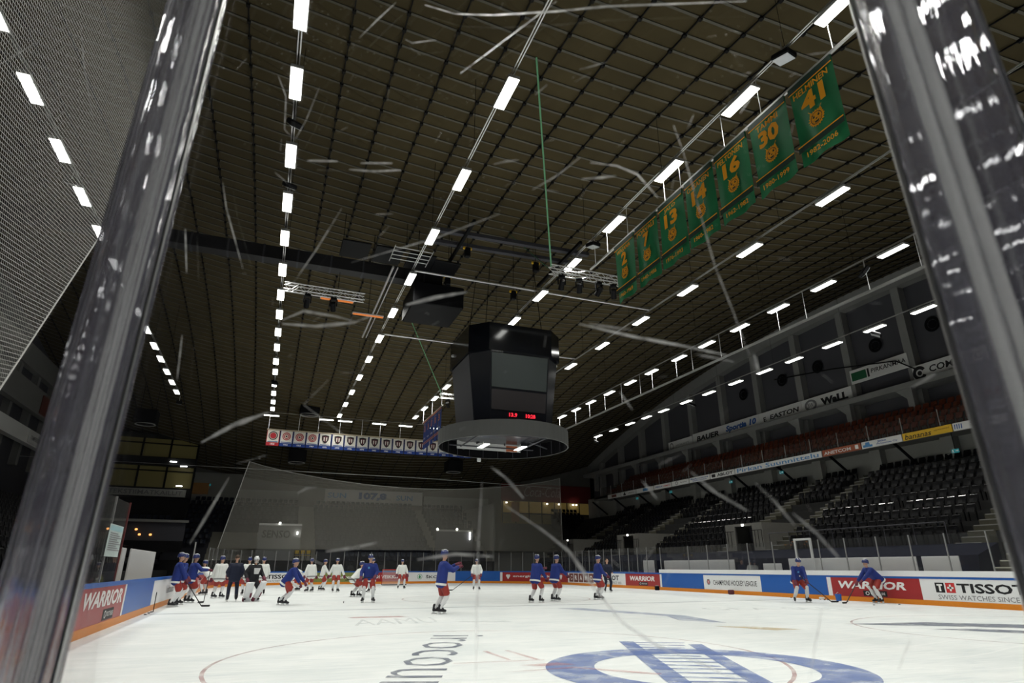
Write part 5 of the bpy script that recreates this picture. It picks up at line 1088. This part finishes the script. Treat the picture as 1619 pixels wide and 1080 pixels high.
    # clothes
    jm = {'blue': M_JB, 'white': M_JW, 'goalie': M_JK, 'coach': M_COACH}[kit]; fat = .98 if coach else (1.15 if goalie else 1.0); b = MB()
    for sx_ in (-1, 1):
        capsule(b, chest + Vector((.09 * sx_, 0, 0)) + sd * .03, .158 * fat, pel + Vector((.105 * sx_, 0, 0)) - sd * (.11 if not coach else .06), .160 * fat); i = (sx_ + 1) // 2
        capsule(b, chest + Vector((.10 * sx_, 0, 0)) + sd * .10, .12 * fat, sh[i], .095 * fat); capsule(b, sh[i], .095 * fat, el[i], .082 * fat); capsule(b, el[i], .082 * fat, wr[i] - (wr[i] - el[i]).normalized() * .04, .068 * fat)
    capsule(b, chest + sd * .04, .165 * fat, pel - sd * .06, .168 * fat); capsule(b, chest + sd * .1, .13 * fat, neck - sd * .035, .085); jo = link('jersey' if not coach else 'jacket', fuse(b, 'jersey', jm, .020, 3), root)
    if not coach:
        b = MB(); n = 20; c0 = pel - sd * .145; rx, ry = .274 * fat, .180 * fat; rr = []
        for z in (-.03, .035): rr.append([c0 + sd * z + Vector((rx * math.cos(2 * pi * k / n), 0, 0)) + fw * (ry * math.sin(2 * pi * k / n)) for k in range(n)])
        b.loft(rr, cap=False); b.obj('hem_stripe', M_JW if kit == 'blue' else M_TGREY if kit == 'white' else M_OFFW, root)
        if kit == 'blue': 
            k = MB(); c1 = chest + fw * .176; k.disc((0, 0), 0, .045, 0, 14); me = k.mesh('chest_mark', M_TLBLUE); me.transform(Matrix.Translation(c1 + Vector((.05, 0, .05))) @ Matrix.Rotation(-la, 4, 'X')); link('chest_mark', me, root)
        if goalie: k = MB(); k.poly([(-.15, 0, .12), (.15, 0, .12), (.10, 0, -.12), (-.10, 0, -.12)][::-1]); me = k.mesh('chest_mark', M_OFFW); me.transform(Matrix.Translation(chest + fw * .205) @ Matrix.Rotation(-la, 4, 'X')); link('chest_mark', me, root)
    b = MB(); pm = M_COACH if coach else M_JK if goalie else M_PANT
    for i, sx_ in enumerate((-1, 1)):
        capsule(b, pel + Vector((.07 * sx_, 0, -.02)), .15 if not coach else .125, hips[i], .142 if not coach else .118); capsule(b, hips[i], .142 if not coach else .115, kn[i] + (hips[i] - kn[i]).normalized() * (.06 if not coach else 0), .118 if not coach else .088)
        if coach: capsule(b, kn[i], .088, an[i] + Vector((0, 0, .0)), .074)
    link('hockey_pants' if not coach else 'trousers', fuse(b, 'pants', pm, .020, 3), root)
    for i, sx_ in enumerate((-1, 1)):
        tf = math.radians(toes[i]); tv = Vector((-math.sin(tf), math.cos(tf), 0)); base = Vector((an[i].x, an[i].y, an[i].z - .17))
        if not coach:
            b = MB(); capsule(b, kn[i] + Vector((0, .02, .03)), .086, kn[i] * .45 + an[i] * .55 + Vector((0, .015, 0)), .080); capsule(b, kn[i] * .5 + an[i] * .5, .078, an[i] + Vector((0, 0, .02)), .060); link('sock', fuse(b, 'sock', M_SOCK, .018, 2), root)
        M = look(base, tv); bo = link('skate', SK[0], root, M=M); link('blade_holder', SK[1], bo); link('steel_blade', SK[2], bo)
        if not coach:
            d = (wr[i] - el[i]).normalized(); up_ = Vector((0, 0, 1)) if abs(d.z) < .8 else Vector((0, 1, 0)); link('glove', GLV_L if i == 0 else GLV, root, M=look(wr[i] + d * .05, d, up_))
        if goalie:
            p = MB(); p.m(0).bevbox(-.16, -.05, -.40, .16, .07, .50, .03).m(1).bevbox(-.165, -.055, -.20, -.06, .075, .05, .02).bevbox(.06, -.055, -.38, .165, .075, -.20, .02); c = kn[i] * .5 + an[i] * .5 + Vector((0, .09, .0)); o = p.obj('leg_pad', [M_SOCK, M_GLOVE], root); o.matrix_basis = Matrix.Translation(c) @ Matrix.Rotation(tf, 4, 'Z') @ Matrix.Rotation(math.atan2((kn[i] - an[i]).y, (kn[i] - an[i]).z) * -1, 4, 'X')
    if coach:
        b = MB(); ellipsoid(b, G_((0, -.022, .055)), .086, .098, .095); o = b.obj('hair', M_HAIR, root, smooth=True)
    else:
        o = link('helmet', HEL_W if goalie else HEL_B, root, M=look(G_((0, -.005, .03)), hf)); link('cage' if goalie else 'visor', CAGE if goalie else VIS, o)
    root['hands'] = [list(root.matrix_basis @ w_) if False else list(w_) for w_ in wr] and 1
    return root, [Matrix.Translation(root.location) @ Matrix.Rotation(math.radians(yaw), 4, 'Z') @ (w_ * sc + (w_ - e_).normalized() * .11) for w_, e_ in zip(wr, el)]
def stick(top, hand, heel, bdir, label):
    """shaft from the knob through the hand to the heel on the ice, blade along bdir"""
    top, heel = Vector(top), Vector(heel); root = empty('hockey_stick', (heel.x, heel.y, 0), 0, label, 'hockey stick', 'hockey sticks'); t = top - Vector((heel.x, heel.y, 0)); h = Vector((0, 0, heel.z))
    MB().bar(h, t, .022, .030).obj('shaft', M_STICK, root); MB().bar(h * .02 + t * .98, t, .03, .036).obj('knob', M_TAPE, root)
    d = Vector((bdir[0], bdir[1], 0)).normalized(); n_ = Vector((-d.y, d.x, 0)); b = MB(); rr = []
    for k in range(6):
        q = k / 5; p = h + d * .30 * q + n_ * .03 * q * q; z0 = -.0 + (.008 if q > .8 else 0); rr.append([p - n_ * .006 + Vector((0, 0, z0 - h.z + .004)), p + n_ * .006 + Vector((0, 0, z0 - h.z + .004)), p + n_ * .006 + Vector((0, 0, .07 - h.z)), p - n_ * .006 + Vector((0, 0, .07 - h.z))])
    b.loft(rr); b.obj('blade', M_STICK, root); return root
def held(hands_w, i, heel, ext, bdir, label):
    hw = hands_w[i]; heel = Vector(heel); top = hw + (hw - heel).normalized() * ext; return stick(top, hw, heel, bdir, label)
def toward(loc, tx, ty): return math.degrees(math.atan2(-(tx - loc[0]), ty - loc[1]))
# left group at the boards
p, h = person((-3.0, 28.2), -75, 'player in blue leaning at the left boards, holding a stick low across the ice', 'blue', lean=4, hands=((-.12, .42, .98), (.27, .30, .88)), feet=((-.13, .05), (.15, -.08)), hz=.98, hyaw=-10)
held(h, 1, (-1.95, 27.9, .03), .35, (.9, -.25), 'black hockey stick crossing the ice in front of the blue player at the left boards')
person((-3.05, 29.9), -60, 'player in blue half hidden behind the first blue player at the left boards', 'blue', lean=6, hands=((-.3, .1, .95), (.3, .1, .95)))
p, h = person((-2.75, 31.2), -60, 'player in blue behind two others, red glove stretched out round an upright stick', 'blue', lean=6, hands=((-.2, .35, 1.0), (.38, .45, 1.25)), hz=.98)
held(h, 1, (h[1].x - .05, h[1].y - .25, .03), .45, (-.75, -.65), 'black hockey stick held upright by the outstretched red glove')
person((-2.75, 39.6), 60, 'player in white bending over the left boards', 'white', lean=42, hip=(0, -.15), hands=((-.25, .62, 1.15), (.25, .62, 1.15)), hz=.95, hpitch=20)
p, h = person((-1.85, 35.2), -10, 'player in white with back turned, left of the man in the dark tracksuit', 'white', lean=6, hands=((-.36, .05, .86), (.30, .20, .95)), hyaw=-30, toes=(-60, -60))
person((-1.05, 31.7), 6, 'bareheaded man in a dark tracksuit on skates with his back turned', 'coach', lean=2, hands=((-.26, .16, .98), (.26, .16, .98)), hz=.98, hyaw=-20)
person((-.62, 38.6), 10, 'player in white half hidden between the dark tracksuit and the goalkeeper', 'white', lean=6)
p, h = person((-.30, 31.5), -150, 'goalkeeper in black with white mask and tall white leg pads', 'goalie', lean=12, feet=((-.24, .05), (.24, -.02)), hz=.92, hands=((-.34, .28, .98), (.36, .2, .92)), hyaw=-25, toes=(20, -20))
person((.12, 38.3), 8, 'player in white with back turned, right of the goalkeeper', 'white', lean=4)
p, h = person((1.25, 27.9), -105, 'player in blue gliding forward, first to the right of the goalkeeper', 'blue', lean=34, hip=(0, -.22), feet=((-.16, -.42), (.16, -.18)), hz=.88, hands=((-.22, .42, .80), (.30, .35, .78)), hpitch=22, toes=(0, 0))
person((2.4, 44.6), 100, 'player in white far off, mostly hidden behind the gliding blue player', 'white', lean=30, hz=.8)
p, h = person((2.95, 42.1), 22, 'player in white with back turned and feet together, beside the gliding blue player', 'white', lean=8, feet=((-.16, 0), (.16, 0)), hands=((-.38, .05, .9), (.38, .12, .88)), hyaw=-20, toes=(30, 20))
person((3.8, 44.1), -95, 'player in white in profile between two other white players', 'white', lean=10, feet=((-.1, -.1), (.1, .05)), hands=((-.2, .4, .95), (.2, .42, .95)), sc=.98)
p, h = person((4.4, 41.5), 178, 'player in white facing the camera with both arms spread low', 'white', lean=8, feet=((-.14, .05), (.14, .0)), hands=((-.46, .15, .86), (.46, .15, .86)), toes=(30, 10))
held(h, 0, (6.0, 40.7, .03), .1, (.9, -.2), 'hockey stick reaching right from the white player with spread arms')
p, h = person((4.75, 34.2), -80, 'player in white bending, half hidden by the blue player facing the camera', 'white', lean=40, hip=(0, -.2), feet=((-.17, -.2), (.17, .0)), hz=.86, hands=((-.2, .6, .8), (.2, .6, .8)), hpitch=20)
p, h = person((4.45, 28.7), 172, 'player in blue standing square to the camera with stick across his waist', 'blue', lean=5, hands=((-.24, .34, 1.03), (.34, .28, .98)), hyaw=12, feet=((-.2, 0), (.2, 0)), toes=(25, -20))
stick(h[0] * 1.25 - h[1] * .25, h[0], h[1] * 2.1 - h[0] * 1.1 + Vector((0, 0, .03)), (.3, .9), 'hockey stick held across the waist of the blue player facing the camera')
person((6.5, 40.6), 150, 'player in blue behind the blue player who faces the camera', 'blue', lean=8, hands=((-.3, .25, .95), (.3, .3, .95)))
p, h = person((9.35, 45.8), 178, 'player in white standing alone before the red far board by the goal', 'white', lean=6, hands=((-.36, .16, .92), (.36, .16, .92)), feet=((-.2, 0), (.2, 0)), toes=(15, -15))
p, h = person((5.6, 20.95), -88, 'nearest player in blue, raising an arm and pointing to the right', 'blue', lean=6, hands=((-.12, .52, 1.43), (.16, .50, 1.36)), feet=((-.12, -.12), (.12, -.02)), hz=.99, hip=(0, .02), hyaw=6, toes=(0, 0))
p, h = person((13.55, 41.6), 165, 'player in white standing alone in midfield with a stick out to the left', 'white', lean=4, hands=((-.28, .18, .95), (.30, .26, .95)), feet=((-.17, 0), (.17, 0)), toes=(20, -10))
held(h, 1, (11.75, 41.05, .03), .25, (-.95, -.1), 'black hockey stick reaching left from the lone white player in midfield')
p, h = person((11.2, 26.1), -70, 'player in blue, left one of the pair standing right of centre', 'blue', lean=10, hands=((-.1, .5, 1.3), (.25, .35, .95)), feet=((-.15, -.15), (.17, .12)), toes=(0, 0), hyaw=20)
p, h = person((12.4, 26.7), -75, 'player in blue, right one of the pair standing right of centre', 'blue', lean=12, hands=((-.15, .55, 1.15), (.2, .5, 1.05)), feet=((-.22, .05), (.2, -.05)), toes=(0, 0))
p, h = person((14.85, 27.2), -95, 'player in blue standing alone in profile in front of the brown tile board', 'blue', lean=6, hands=((-.15, .34, 1.1), (.2, .36, 1.02)), feet=((-.1, -.08), (.12, .04)), toes=(0, 0))
person((19.9, 35.2), 170, 'man in a dark tracksuit standing at the right far boards', 'coach', lean=6, hands=((-.2, .32, 1.05), (.2, .32, 1.05)))
p, h = person((21.9, 22.0), 160, 'player in blue stooping over his stick before the right boards', 'blue', lean=26, hip=(0, -.1), feet=((-.26, 0), (.26, -.02)), hz=.90, hands=((-.1, .50, .82), (.34, .42, .78)), hpitch=-18, toes=(25, -25))
held(h, 0, (23.05, 21.5, .03), .45, (.8, -.5), 'hockey stick held low by the stooping blue player at the right boards')
p, h = person((24.35, 20.35), 75, 'player in blue bent far over with head down before the red right board', 'blue', lean=46, hip=(0, -.2), feet=((-.15, -.1), (.18, -.12)), hz=.94, hands=((-.05, .62, .74), (.3, .55, .72)), hpitch=20, toes=(0, 0))
held(h, 1, (22.9, 20.6, .03), .4, (-.9, -.1), 'hockey stick along the ice by the bent blue player')
# pucks, bucket and bits by the boards
def puck(x, y, label): 
    b = MB(); b.loft([[(.038 * c_[0] * r_, .038 * c_[1] * r_, z) for c_ in [(math.cos(2 * pi * k / 14), math.sin(2 * pi * k / 14)) for k in range(14)]] for r_, z in ((.94, .0), (1, .003), (1, .022), (.94, .025))]); return tag(b.obj('puck', M_TBLACK, loc=(x, y, .001)), label, 'puck', 'pucks on the ice')
for i, q in enumerate(((203, 973), (210, 969), (214, 970.5))): x, y = on_ground(*q); puck(max(x, -3.25), y, 'black puck beside the left boards, ' + ['nearest', 'leftmost behind', 'rightmost'][i] + ' of three')
for i, q in enumerate(((1251, 945.5), (1257, 945.8), (1297, 948), (1304, 949), (1309, 949), (1281, 947), (1382, 957), (1422, 956), (1340, 951.5))):
    x, y = on_ground(*q); puck(min(x, 24.85), y, 'black puck near the right boards, %s from the left' % ['first', 'second', 'fourth', 'fifth', 'sixth', 'third', 'eighth', 'ninth', 'seventh'][i])
b = MB(); b.loft([[(r * math.cos(2 * pi * k / 18), r * math.sin(2 * pi * k / 18), z) for k in range(18)] for r, z in ((.11, 0), (.14, .28), (.125, .28), (.10, .02))]); o = b.obj('bucket', M_BLUE, loc=(24.55, y_line(1326, 24.55, .1), .002)); tag(o, 'blue plastic bucket on the ice at the foot of the red right board', 'bucket'); MB().tube([(-.14, 0, .27), (0, .0, .36), (.14, 0, .27)], .006, 5).obj('handle', M_STEEL, o)
o = MB().bevbox(-.16, -.1, 0, .16, .1, .24, .03).obj('kit_box', mat('dark_red_box', (.10, .02, .03), .6), loc=(24.6, y_line(1156, 24.6, .1), .002)); tag(o, 'small dark red box at the foot of the white right board', 'box')
o = MB().bevbox(-.14, -.1, 0, .14, .1, .26, .03).obj('kit_box', M_BLACK, loc=(24.4, y_line(1039, 24.4, .1), .002)); tag(o, 'small black box at the end of the red far right board', 'box'); MB().bevbox(-.1, -.07, .26, .1, .07, .30, .02).obj('lid', M_GREYP, o)
b = MB(); capsule(b, (-.1, 0, .07), .055, (.12, 0, .06), .05); o = link('cloth_bundle', fuse(b, 'cloth_bundle', M_JW, .014), None, (24.75, y_line(1299, 24.75, .1), .0)); tag(o, 'small white cloth bundle lying by the right boards', 'cloth')
b = MB(); b.bevbox(-.012, -.012, 0, .012, .012, .62, .004); o = b.obj('marker_stick', M_BLACK, loc=(-3.22, 25.3, .002)); tag(o, 'short dark stick standing at the left boards by the pucks', 'stick')
# ================================================================== NEAR GLASS AND ITS CLEAR POSTS
ND = math.radians(38.0); PN = Vector((math.sin(ND), math.cos(ND), 0)); PT = Vector((math.cos(ND), -math.sin(ND), 0)); PD = .68
def on_pane(px, py, d=0.0): r = ray(px, py); return Vector((0, 0, EYE)) + r * ((PD + d) / r.dot(PN))
pl, pr = on_pane(64, 897), on_pane(1760, 897)
tl, tr_ = (pl - Vector((0, 0, EYE))).dot(PT), (pr - Vector((0, 0, EYE))).dot(PT)
def milky(name, c):
    m = bpy.data.materials.new(name); m.use_nodes = True; nt = m.node_tree; nt.nodes.clear(); N = nt.nodes.new; L = nt.links.new; MATS[name] = m
    o = N('ShaderNodeOutputMaterial'); t = N('ShaderNodeBsdfTranslucent'); d = N('ShaderNodeBsdfDiffuse'); a = N('ShaderNodeMixShader'); a.inputs[0].default_value = .2
    tc = N('ShaderNodeTexCoord'); n = N('ShaderNodeTexNoise'); n.inputs['Scale'].default_value = 9; L(tc.outputs['Object'], n.inputs['Vector']); mx = N('ShaderNodeMix'); mx.data_type = 'RGBA'; mx.inputs[6].default_value = (*[v * .85 for v in c], 1); mx.inputs[7].default_value = (*c, 1); L(n.outputs['Fac'], mx.inputs[0])
    for q in (t, d): L(mx.outputs[2], q.inputs[0])
    L(t.outputs[0], a.inputs[1]); L(d.outputs[0], a.inputs[2]); L(a.outputs[0], o.inputs[0]); return m
def acrylic():
    m = bpy.data.materials.new('acrylic'); m.use_nodes = True; nt = m.node_tree; nt.nodes.clear(); N = nt.nodes.new; L = nt.links.new
    o = N('ShaderNodeOutputMaterial'); t = N('ShaderNodeBsdfTransparent'); t.inputs[0].default_value = (.92, .92, .95, 1); g = N('ShaderNodeBsdfGlossy'); g.inputs['Roughness'].default_value = .16
    tc = N('ShaderNodeTexCoord'); mp = N('ShaderNodeMapping'); mp.inputs['Scale'].default_value = (60, 60, 5); n = N('ShaderNodeTexNoise'); n.inputs['Scale'].default_value = 1; n.inputs['Detail'].default_value = 3; L(tc.outputs['Object'], mp.inputs[0]); L(mp.outputs[0], n.inputs['Vector'])
    bp = N('ShaderNodeBump'); bp.inputs['Strength'].default_value = .4; bp.inputs['Distance'].default_value = .008; L(n.outputs['Fac'], bp.inputs['Height']); L(bp.outputs[0], g.inputs['Normal'])
    rf = N('ShaderNodeBsdfRefraction'); rf.inputs['IOR'].default_value = 1.12; rf.inputs['Roughness'].default_value = .10; rf.inputs[0].default_value = (.97, .97, 1, 1); L(bp.outputs[0], rf.inputs['Normal'])
    a = N('ShaderNodeMixShader'); a.inputs[0].default_value = .6; L(t.outputs[0], a.inputs[1]); L(rf.outputs[0], a.inputs[2])
    b = N('ShaderNodeMixShader'); b.inputs[0].default_value = .34; L(a.outputs[0], b.inputs[1]); L(g.outputs[0], b.inputs[2])
    d = N('ShaderNodeBsdfTranslucent'); d.inputs[0].default_value = (.62, .60, .74, 1); c = N('ShaderNodeMixShader'); c.inputs[0].default_value = .10; L(b.outputs[0], c.inputs[1]); L(d.outputs[0], c.inputs[2]); L(c.outputs[0], o.inputs[0]); return m
M_ACR = acrylic(); M_GASK = milky('grey_gasket', (.90, .90, .86)); M_CHROME = mat('streak_metal', (.8, .8, .82), .25, .9, var=0); M_GDK = mat('dark_gasket', (.05, .045, .07), .4, var=.05)
ZB, ZT = 1.0, 4.4
def clear_post(t, ang, label, lean):
    o = Vector((0, 0, 0)) + PN * PD + PT * t; root = empty('clear_post', (o.x, o.y, ZB), -ND + ang, label, 'clear post', 'clear posts of the near glass'); h = ZT - ZB
    root.rotation_euler = (0, lean, -ND + ang)
    w_ = .059; b = MB(); n = 10
    prof = [(-w_, -.012), (-w_ + .006, -.020), (-.02, -.022), (.02, -.022), (w_ - .006, -.020), (w_, -.012), (w_, .012), (w_ - .006, .020), (-w_ + .006, .020), (-w_, .012)]
    b.loft([[(x, y, z) for x, y in prof] for z in [h * k / 20 for k in range(21)]]); b.obj('acrylic_body', M_ACR, root, smooth=False)
    for x0, x1, nm in ((-.003, .012, 'grey_gasket'), (-.019, -.0055, 'grey_gasket')):
        MB().grid(lambda u, v: (x0 + (x1 - x0) * u, .0235 - .003 * math.sin(pi * u), h * v), 4, 12).obj(nm, M_GASK, root, smooth=True)
    for x0, x1, m, nm in ((-.0052, -.0032, M_CHROME, 'streak_strip'), (-.0215, -.0195, M_CHROME, 'streak_strip'), (-.044, -.0425, M_CHROME, 'streak_strip'), (.0125, .0137, M_GDK, 'dark_gasket'), (.040, .0412, M_GDK, 'dark_gasket')): MB().bevbox(x0, .0215, 0, x1, .026, h, .0003).obj(nm, m, root)  # metal strips added to mirror the lamps as bright upright streaks
    for x in (-w_ - .002, w_ + .002): MB().tube([(x, 0, 0), (x, 0, h)], .0035, 6).obj('edge_bead', M_ALU, root)
    return root
clear_post(tl, .06, 'clear plastic post with grey strips at the left, close to the camera', .022); clear_post(tr_, -.06, 'clear plastic post with grey strips at the right edge, close to the camera', -.018)
def near_pane(t0, t1, ang, label):
    o = PN * PD + PT * (t0 if ang <= 0 else t0); root = empty('near_pane', (o.x, o.y, ZB), -ND + ang, label, 'glass panel', 'near glass panels'); L_ = t1 - t0
    MB().box(0, -.006, 0, L_, .006, ZT - ZB).obj('pane', M_PANE, root); return root
P0 = near_pane(tl, tr_, 0, 'scratched clear glass panel filling the view between two clear posts')
o = PN * PD + PT * tl; rz = -ND + .125; r2 = empty('near_pane', (o.x, o.y, ZB), rz, 'clear glass panel left of the left clear post', 'glass panel', 'near glass panels'); MB().box(-1.2, -.006, 0, 0, .006, ZT - ZB).obj('pane', M_PANE, r2)
o = PN * PD + PT * tr_; r3 = empty('near_pane', (o.x, o.y, ZB), -ND - .125, 'clear glass panel right of the right clear post', 'glass panel', 'near glass panels'); MB().box(0, -.006, 0, 1.2, .006, ZT - ZB).obj('pane', M_PANE, r3)
# scratches in the near panel: thin milky marks on its face
SCR = [([(672, 8), (720, 22), (780, 24), (880, 18), (960, 10), (1180, 2)], 3.2, 1), ([(880, 2), (800, 62), (728, 116)], 2, 1), ([(626, 4), (596, 32), (568, 60)], 2, 1), ([(552, 268), (592, 271), (634, 269)], 3.5, 0), ([(570, 258), (620, 258)], 3, 0), ([(486, 254), (534, 255)], 4, 1),
 ([(933, 257), (975, 262), (1008, 276), (1040, 312)], 3, 1), ([(842, 300), (880, 278), (917, 249)], 2.2, 0), ([(1065, 198), (1080, 240), (1105, 330), (1130, 420), (1160, 495), (1195, 590)], 2.4, 0), ([(915, 512), (1000, 532), (1075, 546), (1150, 562)], 4.5, 1), ([(642, 482), (690, 470), (738, 462)], 6, 1), ([(556, 415), (690, 376), (790, 338)], 2, 0),
 ([(446, 506), (480, 492), (530, 500), (560, 508)], 4, 0), ([(446, 512), (500, 516), (560, 510), (590, 498)], 5, 0), ([(352, 288), (358, 330), (384, 425)], 2, 0), ([(293, 362), (295, 432)], 3, 1), ([(288, 530), (280, 600)], 3, 0), ([(540, 330), (500, 395), (462, 450)], 2, 0), ([(128, 40), (131, 80), (134, 110), (147, 190)], 1.6, 0), ([(0, 102), (66, 62)], 1.8, 0),
 ([(776, 738), (800, 756), (828, 788)], 5, 0), ([(800, 800), (860, 840), (900, 872), (940, 930), (985, 985), (1040, 1022), (1110, 1050), (1180, 1082)], 6, 0), ([(762, 762), (756, 860), (752, 1085)], 3.4, 0), ([(1092, 746), (1130, 778), (1182, 808)], 5, 0), ([(1194, 764), (1222, 790), (1256, 830)], 4.5, 0), ([(1254, 812), (1290, 842), (1326, 882)], 5, 0),
 ([(300, 860), (330, 810), (362, 755)], 4, 0), ([(515, 872), (560, 866), (596, 858)], 5, 0), ([(660, 885), (720, 876), (780, 880)], 5, 0), ([(424, 652), (370, 672), (318, 700)], 8, 0), ([(560, 700), (480, 640), (520, 600)], 1.5, 0), ([(470, 780), (486, 772), (500, 770)], 4, 0), ([(1015, 760), (1040, 790)], 3, 0), ([(440, 120), (452, 152), (450, 205), (466, 222)], 1.4, 0), ([(505, 138), (484, 190), (466, 222)], 1.4, 0),
 ([(780, 260), (800, 255), (820, 253)], 2.5, 0), ([(916, 110), (946, 102), (962, 97)], 2, 0), ([(920, 283), (950, 281), (974, 278)], 4, 0), ([(1440, 1010), (1420, 1060)], 4, 0), ([(1300, 960), (1280, 1075)], 3, 0), ([(640, 62), (652, 68), (690, 63)], 2, 0), ([(1190, 150), (1170, 180)], 2, 0), ([(1480, 590), (1440, 614)], 5, 0), ([(1192, 560), (1200, 590)], 5, 1), ([(1100, 560), (1160, 572)], 3, 0), ([(980, 620), (1000, 648)], 3, 0), ([(930, 512), (1000, 522)], 3, 0)]
rnd = random.Random(3)
for k in range(90):
    x, y = rnd.uniform(360, 1400), rnd.uniform(0, 640) if rnd.random() < .8 else rnd.uniform(640, 1000); a = rnd.gauss(-.5, .7); l_ = abs(rnd.gauss(0, 14)) + 4; SCR.append(([(x, y), (x + l_ * math.cos(a), y + l_ * math.sin(a))], rnd.uniform(.7, 1.8), 0))
for k in range(260):
    c = rnd.choice([(500, 40), (470, 60), (560, 60), (1140, 130), (720, 150), (1160, 250), (760, 300), (470, 120), (1200, 60)]); x, y = rnd.gauss(c[0], 45), rnd.gauss(c[1], 40); SCR.append(([(x, y), (x + rnd.uniform(1, 3), y + rnd.uniform(-2, 2))], rnd.uniform(.6, 1.6), 0))
b = MB(); inv = P0.matrix_basis.inverted() if False else (Matrix.Translation(P0.location) @ Matrix.Rotation(P0.rotation_euler.z, 4, 'Z')).inverted()
for pts, wd, br in SCR:
    fine = []
    for (x0, y0), (x1, y1) in zip(pts, pts[1:]):
        m_ = max(1, int(math.hypot(x1 - x0, y1 - y0) / 12)); fine += [(x0 + (x1 - x0) * k / m_, y0 + (y1 - y0) * k / m_) for k in range(m_)]
    fine.append(pts[-1]); rr = []
    for i, q in enumerate(fine):
        a, c = fine[max(0, i - 1)], fine[min(len(fine) - 1, i + 1)]; dx, dy = c[0] - a[0], c[1] - a[1]; l_ = math.hypot(dx, dy) or 1; t = i / max(1, len(fine) - 1)
        ww = wd * .5 * (.35 + .65 * math.sin(pi * min(1, max(0, t)))) * rnd.uniform(.75, 1.15); rr.append([inv @ on_pane(q[0] + s_ * -dy / l_ * ww, q[1] + s_ * dx / l_ * ww, -.0066) for s_ in (-1, 1)])
    b.m(br).loft(rr, cap=False, closed=False)
def scratch_mat(name, a):
    m = bpy.data.materials.new(name); m.use_nodes = True; nt = m.node_tree; nt.nodes.clear(); N = nt.nodes.new; L = nt.links.new; o = N('ShaderNodeOutputMaterial'); t = N('ShaderNodeBsdfTransparent'); d = N('ShaderNodeBsdfDiffuse'); tr2 = N('ShaderNodeBsdfTranslucent')
    d.inputs[0].default_value = (.9, .9, .9, 1); tr2.inputs[0].default_value = (.95, .95, .95, 1); rf = N('ShaderNodeBsdfRefraction'); rf.inputs['Roughness'].default_value = .75; rf.inputs['IOR'].default_value = 1.15; m2 = N('ShaderNodeMixShader'); m2.inputs[0].default_value = .55; L(tr2.outputs[0], m2.inputs[1]); L(rf.outputs[0], m2.inputs[2]); mx = N('ShaderNodeMixShader'); mx.inputs[0].default_value = .8; L(d.outputs[0], mx.inputs[1]); L(m2.outputs[0], mx.inputs[2])
    tc = N('ShaderNodeTexCoord'); n = N('ShaderNodeTexNoise'); n.inputs['Scale'].default_value = 60; L(tc.outputs['Object'], n.inputs['Vector']); r = N('ShaderNodeMapRange'); r.inputs[1].default_value = .3; r.inputs[2].default_value = .7; r.inputs[3].default_value = a * .35; r.inputs[4].default_value = a; L(n.outputs['Fac'], r.inputs[0])
    s = N('ShaderNodeMixShader'); L(r.outputs[0], s.inputs[0]); L(t.outputs[0], s.inputs[1]); L(mx.outputs[0], s.inputs[2]); L(s.outputs[0], o.inputs[0]); return m
o = b.obj('scratches', [scratch_mat('scratch', .7), scratch_mat('deep_scratch', 1.0)], P0); o['kind'] = 'stuff'
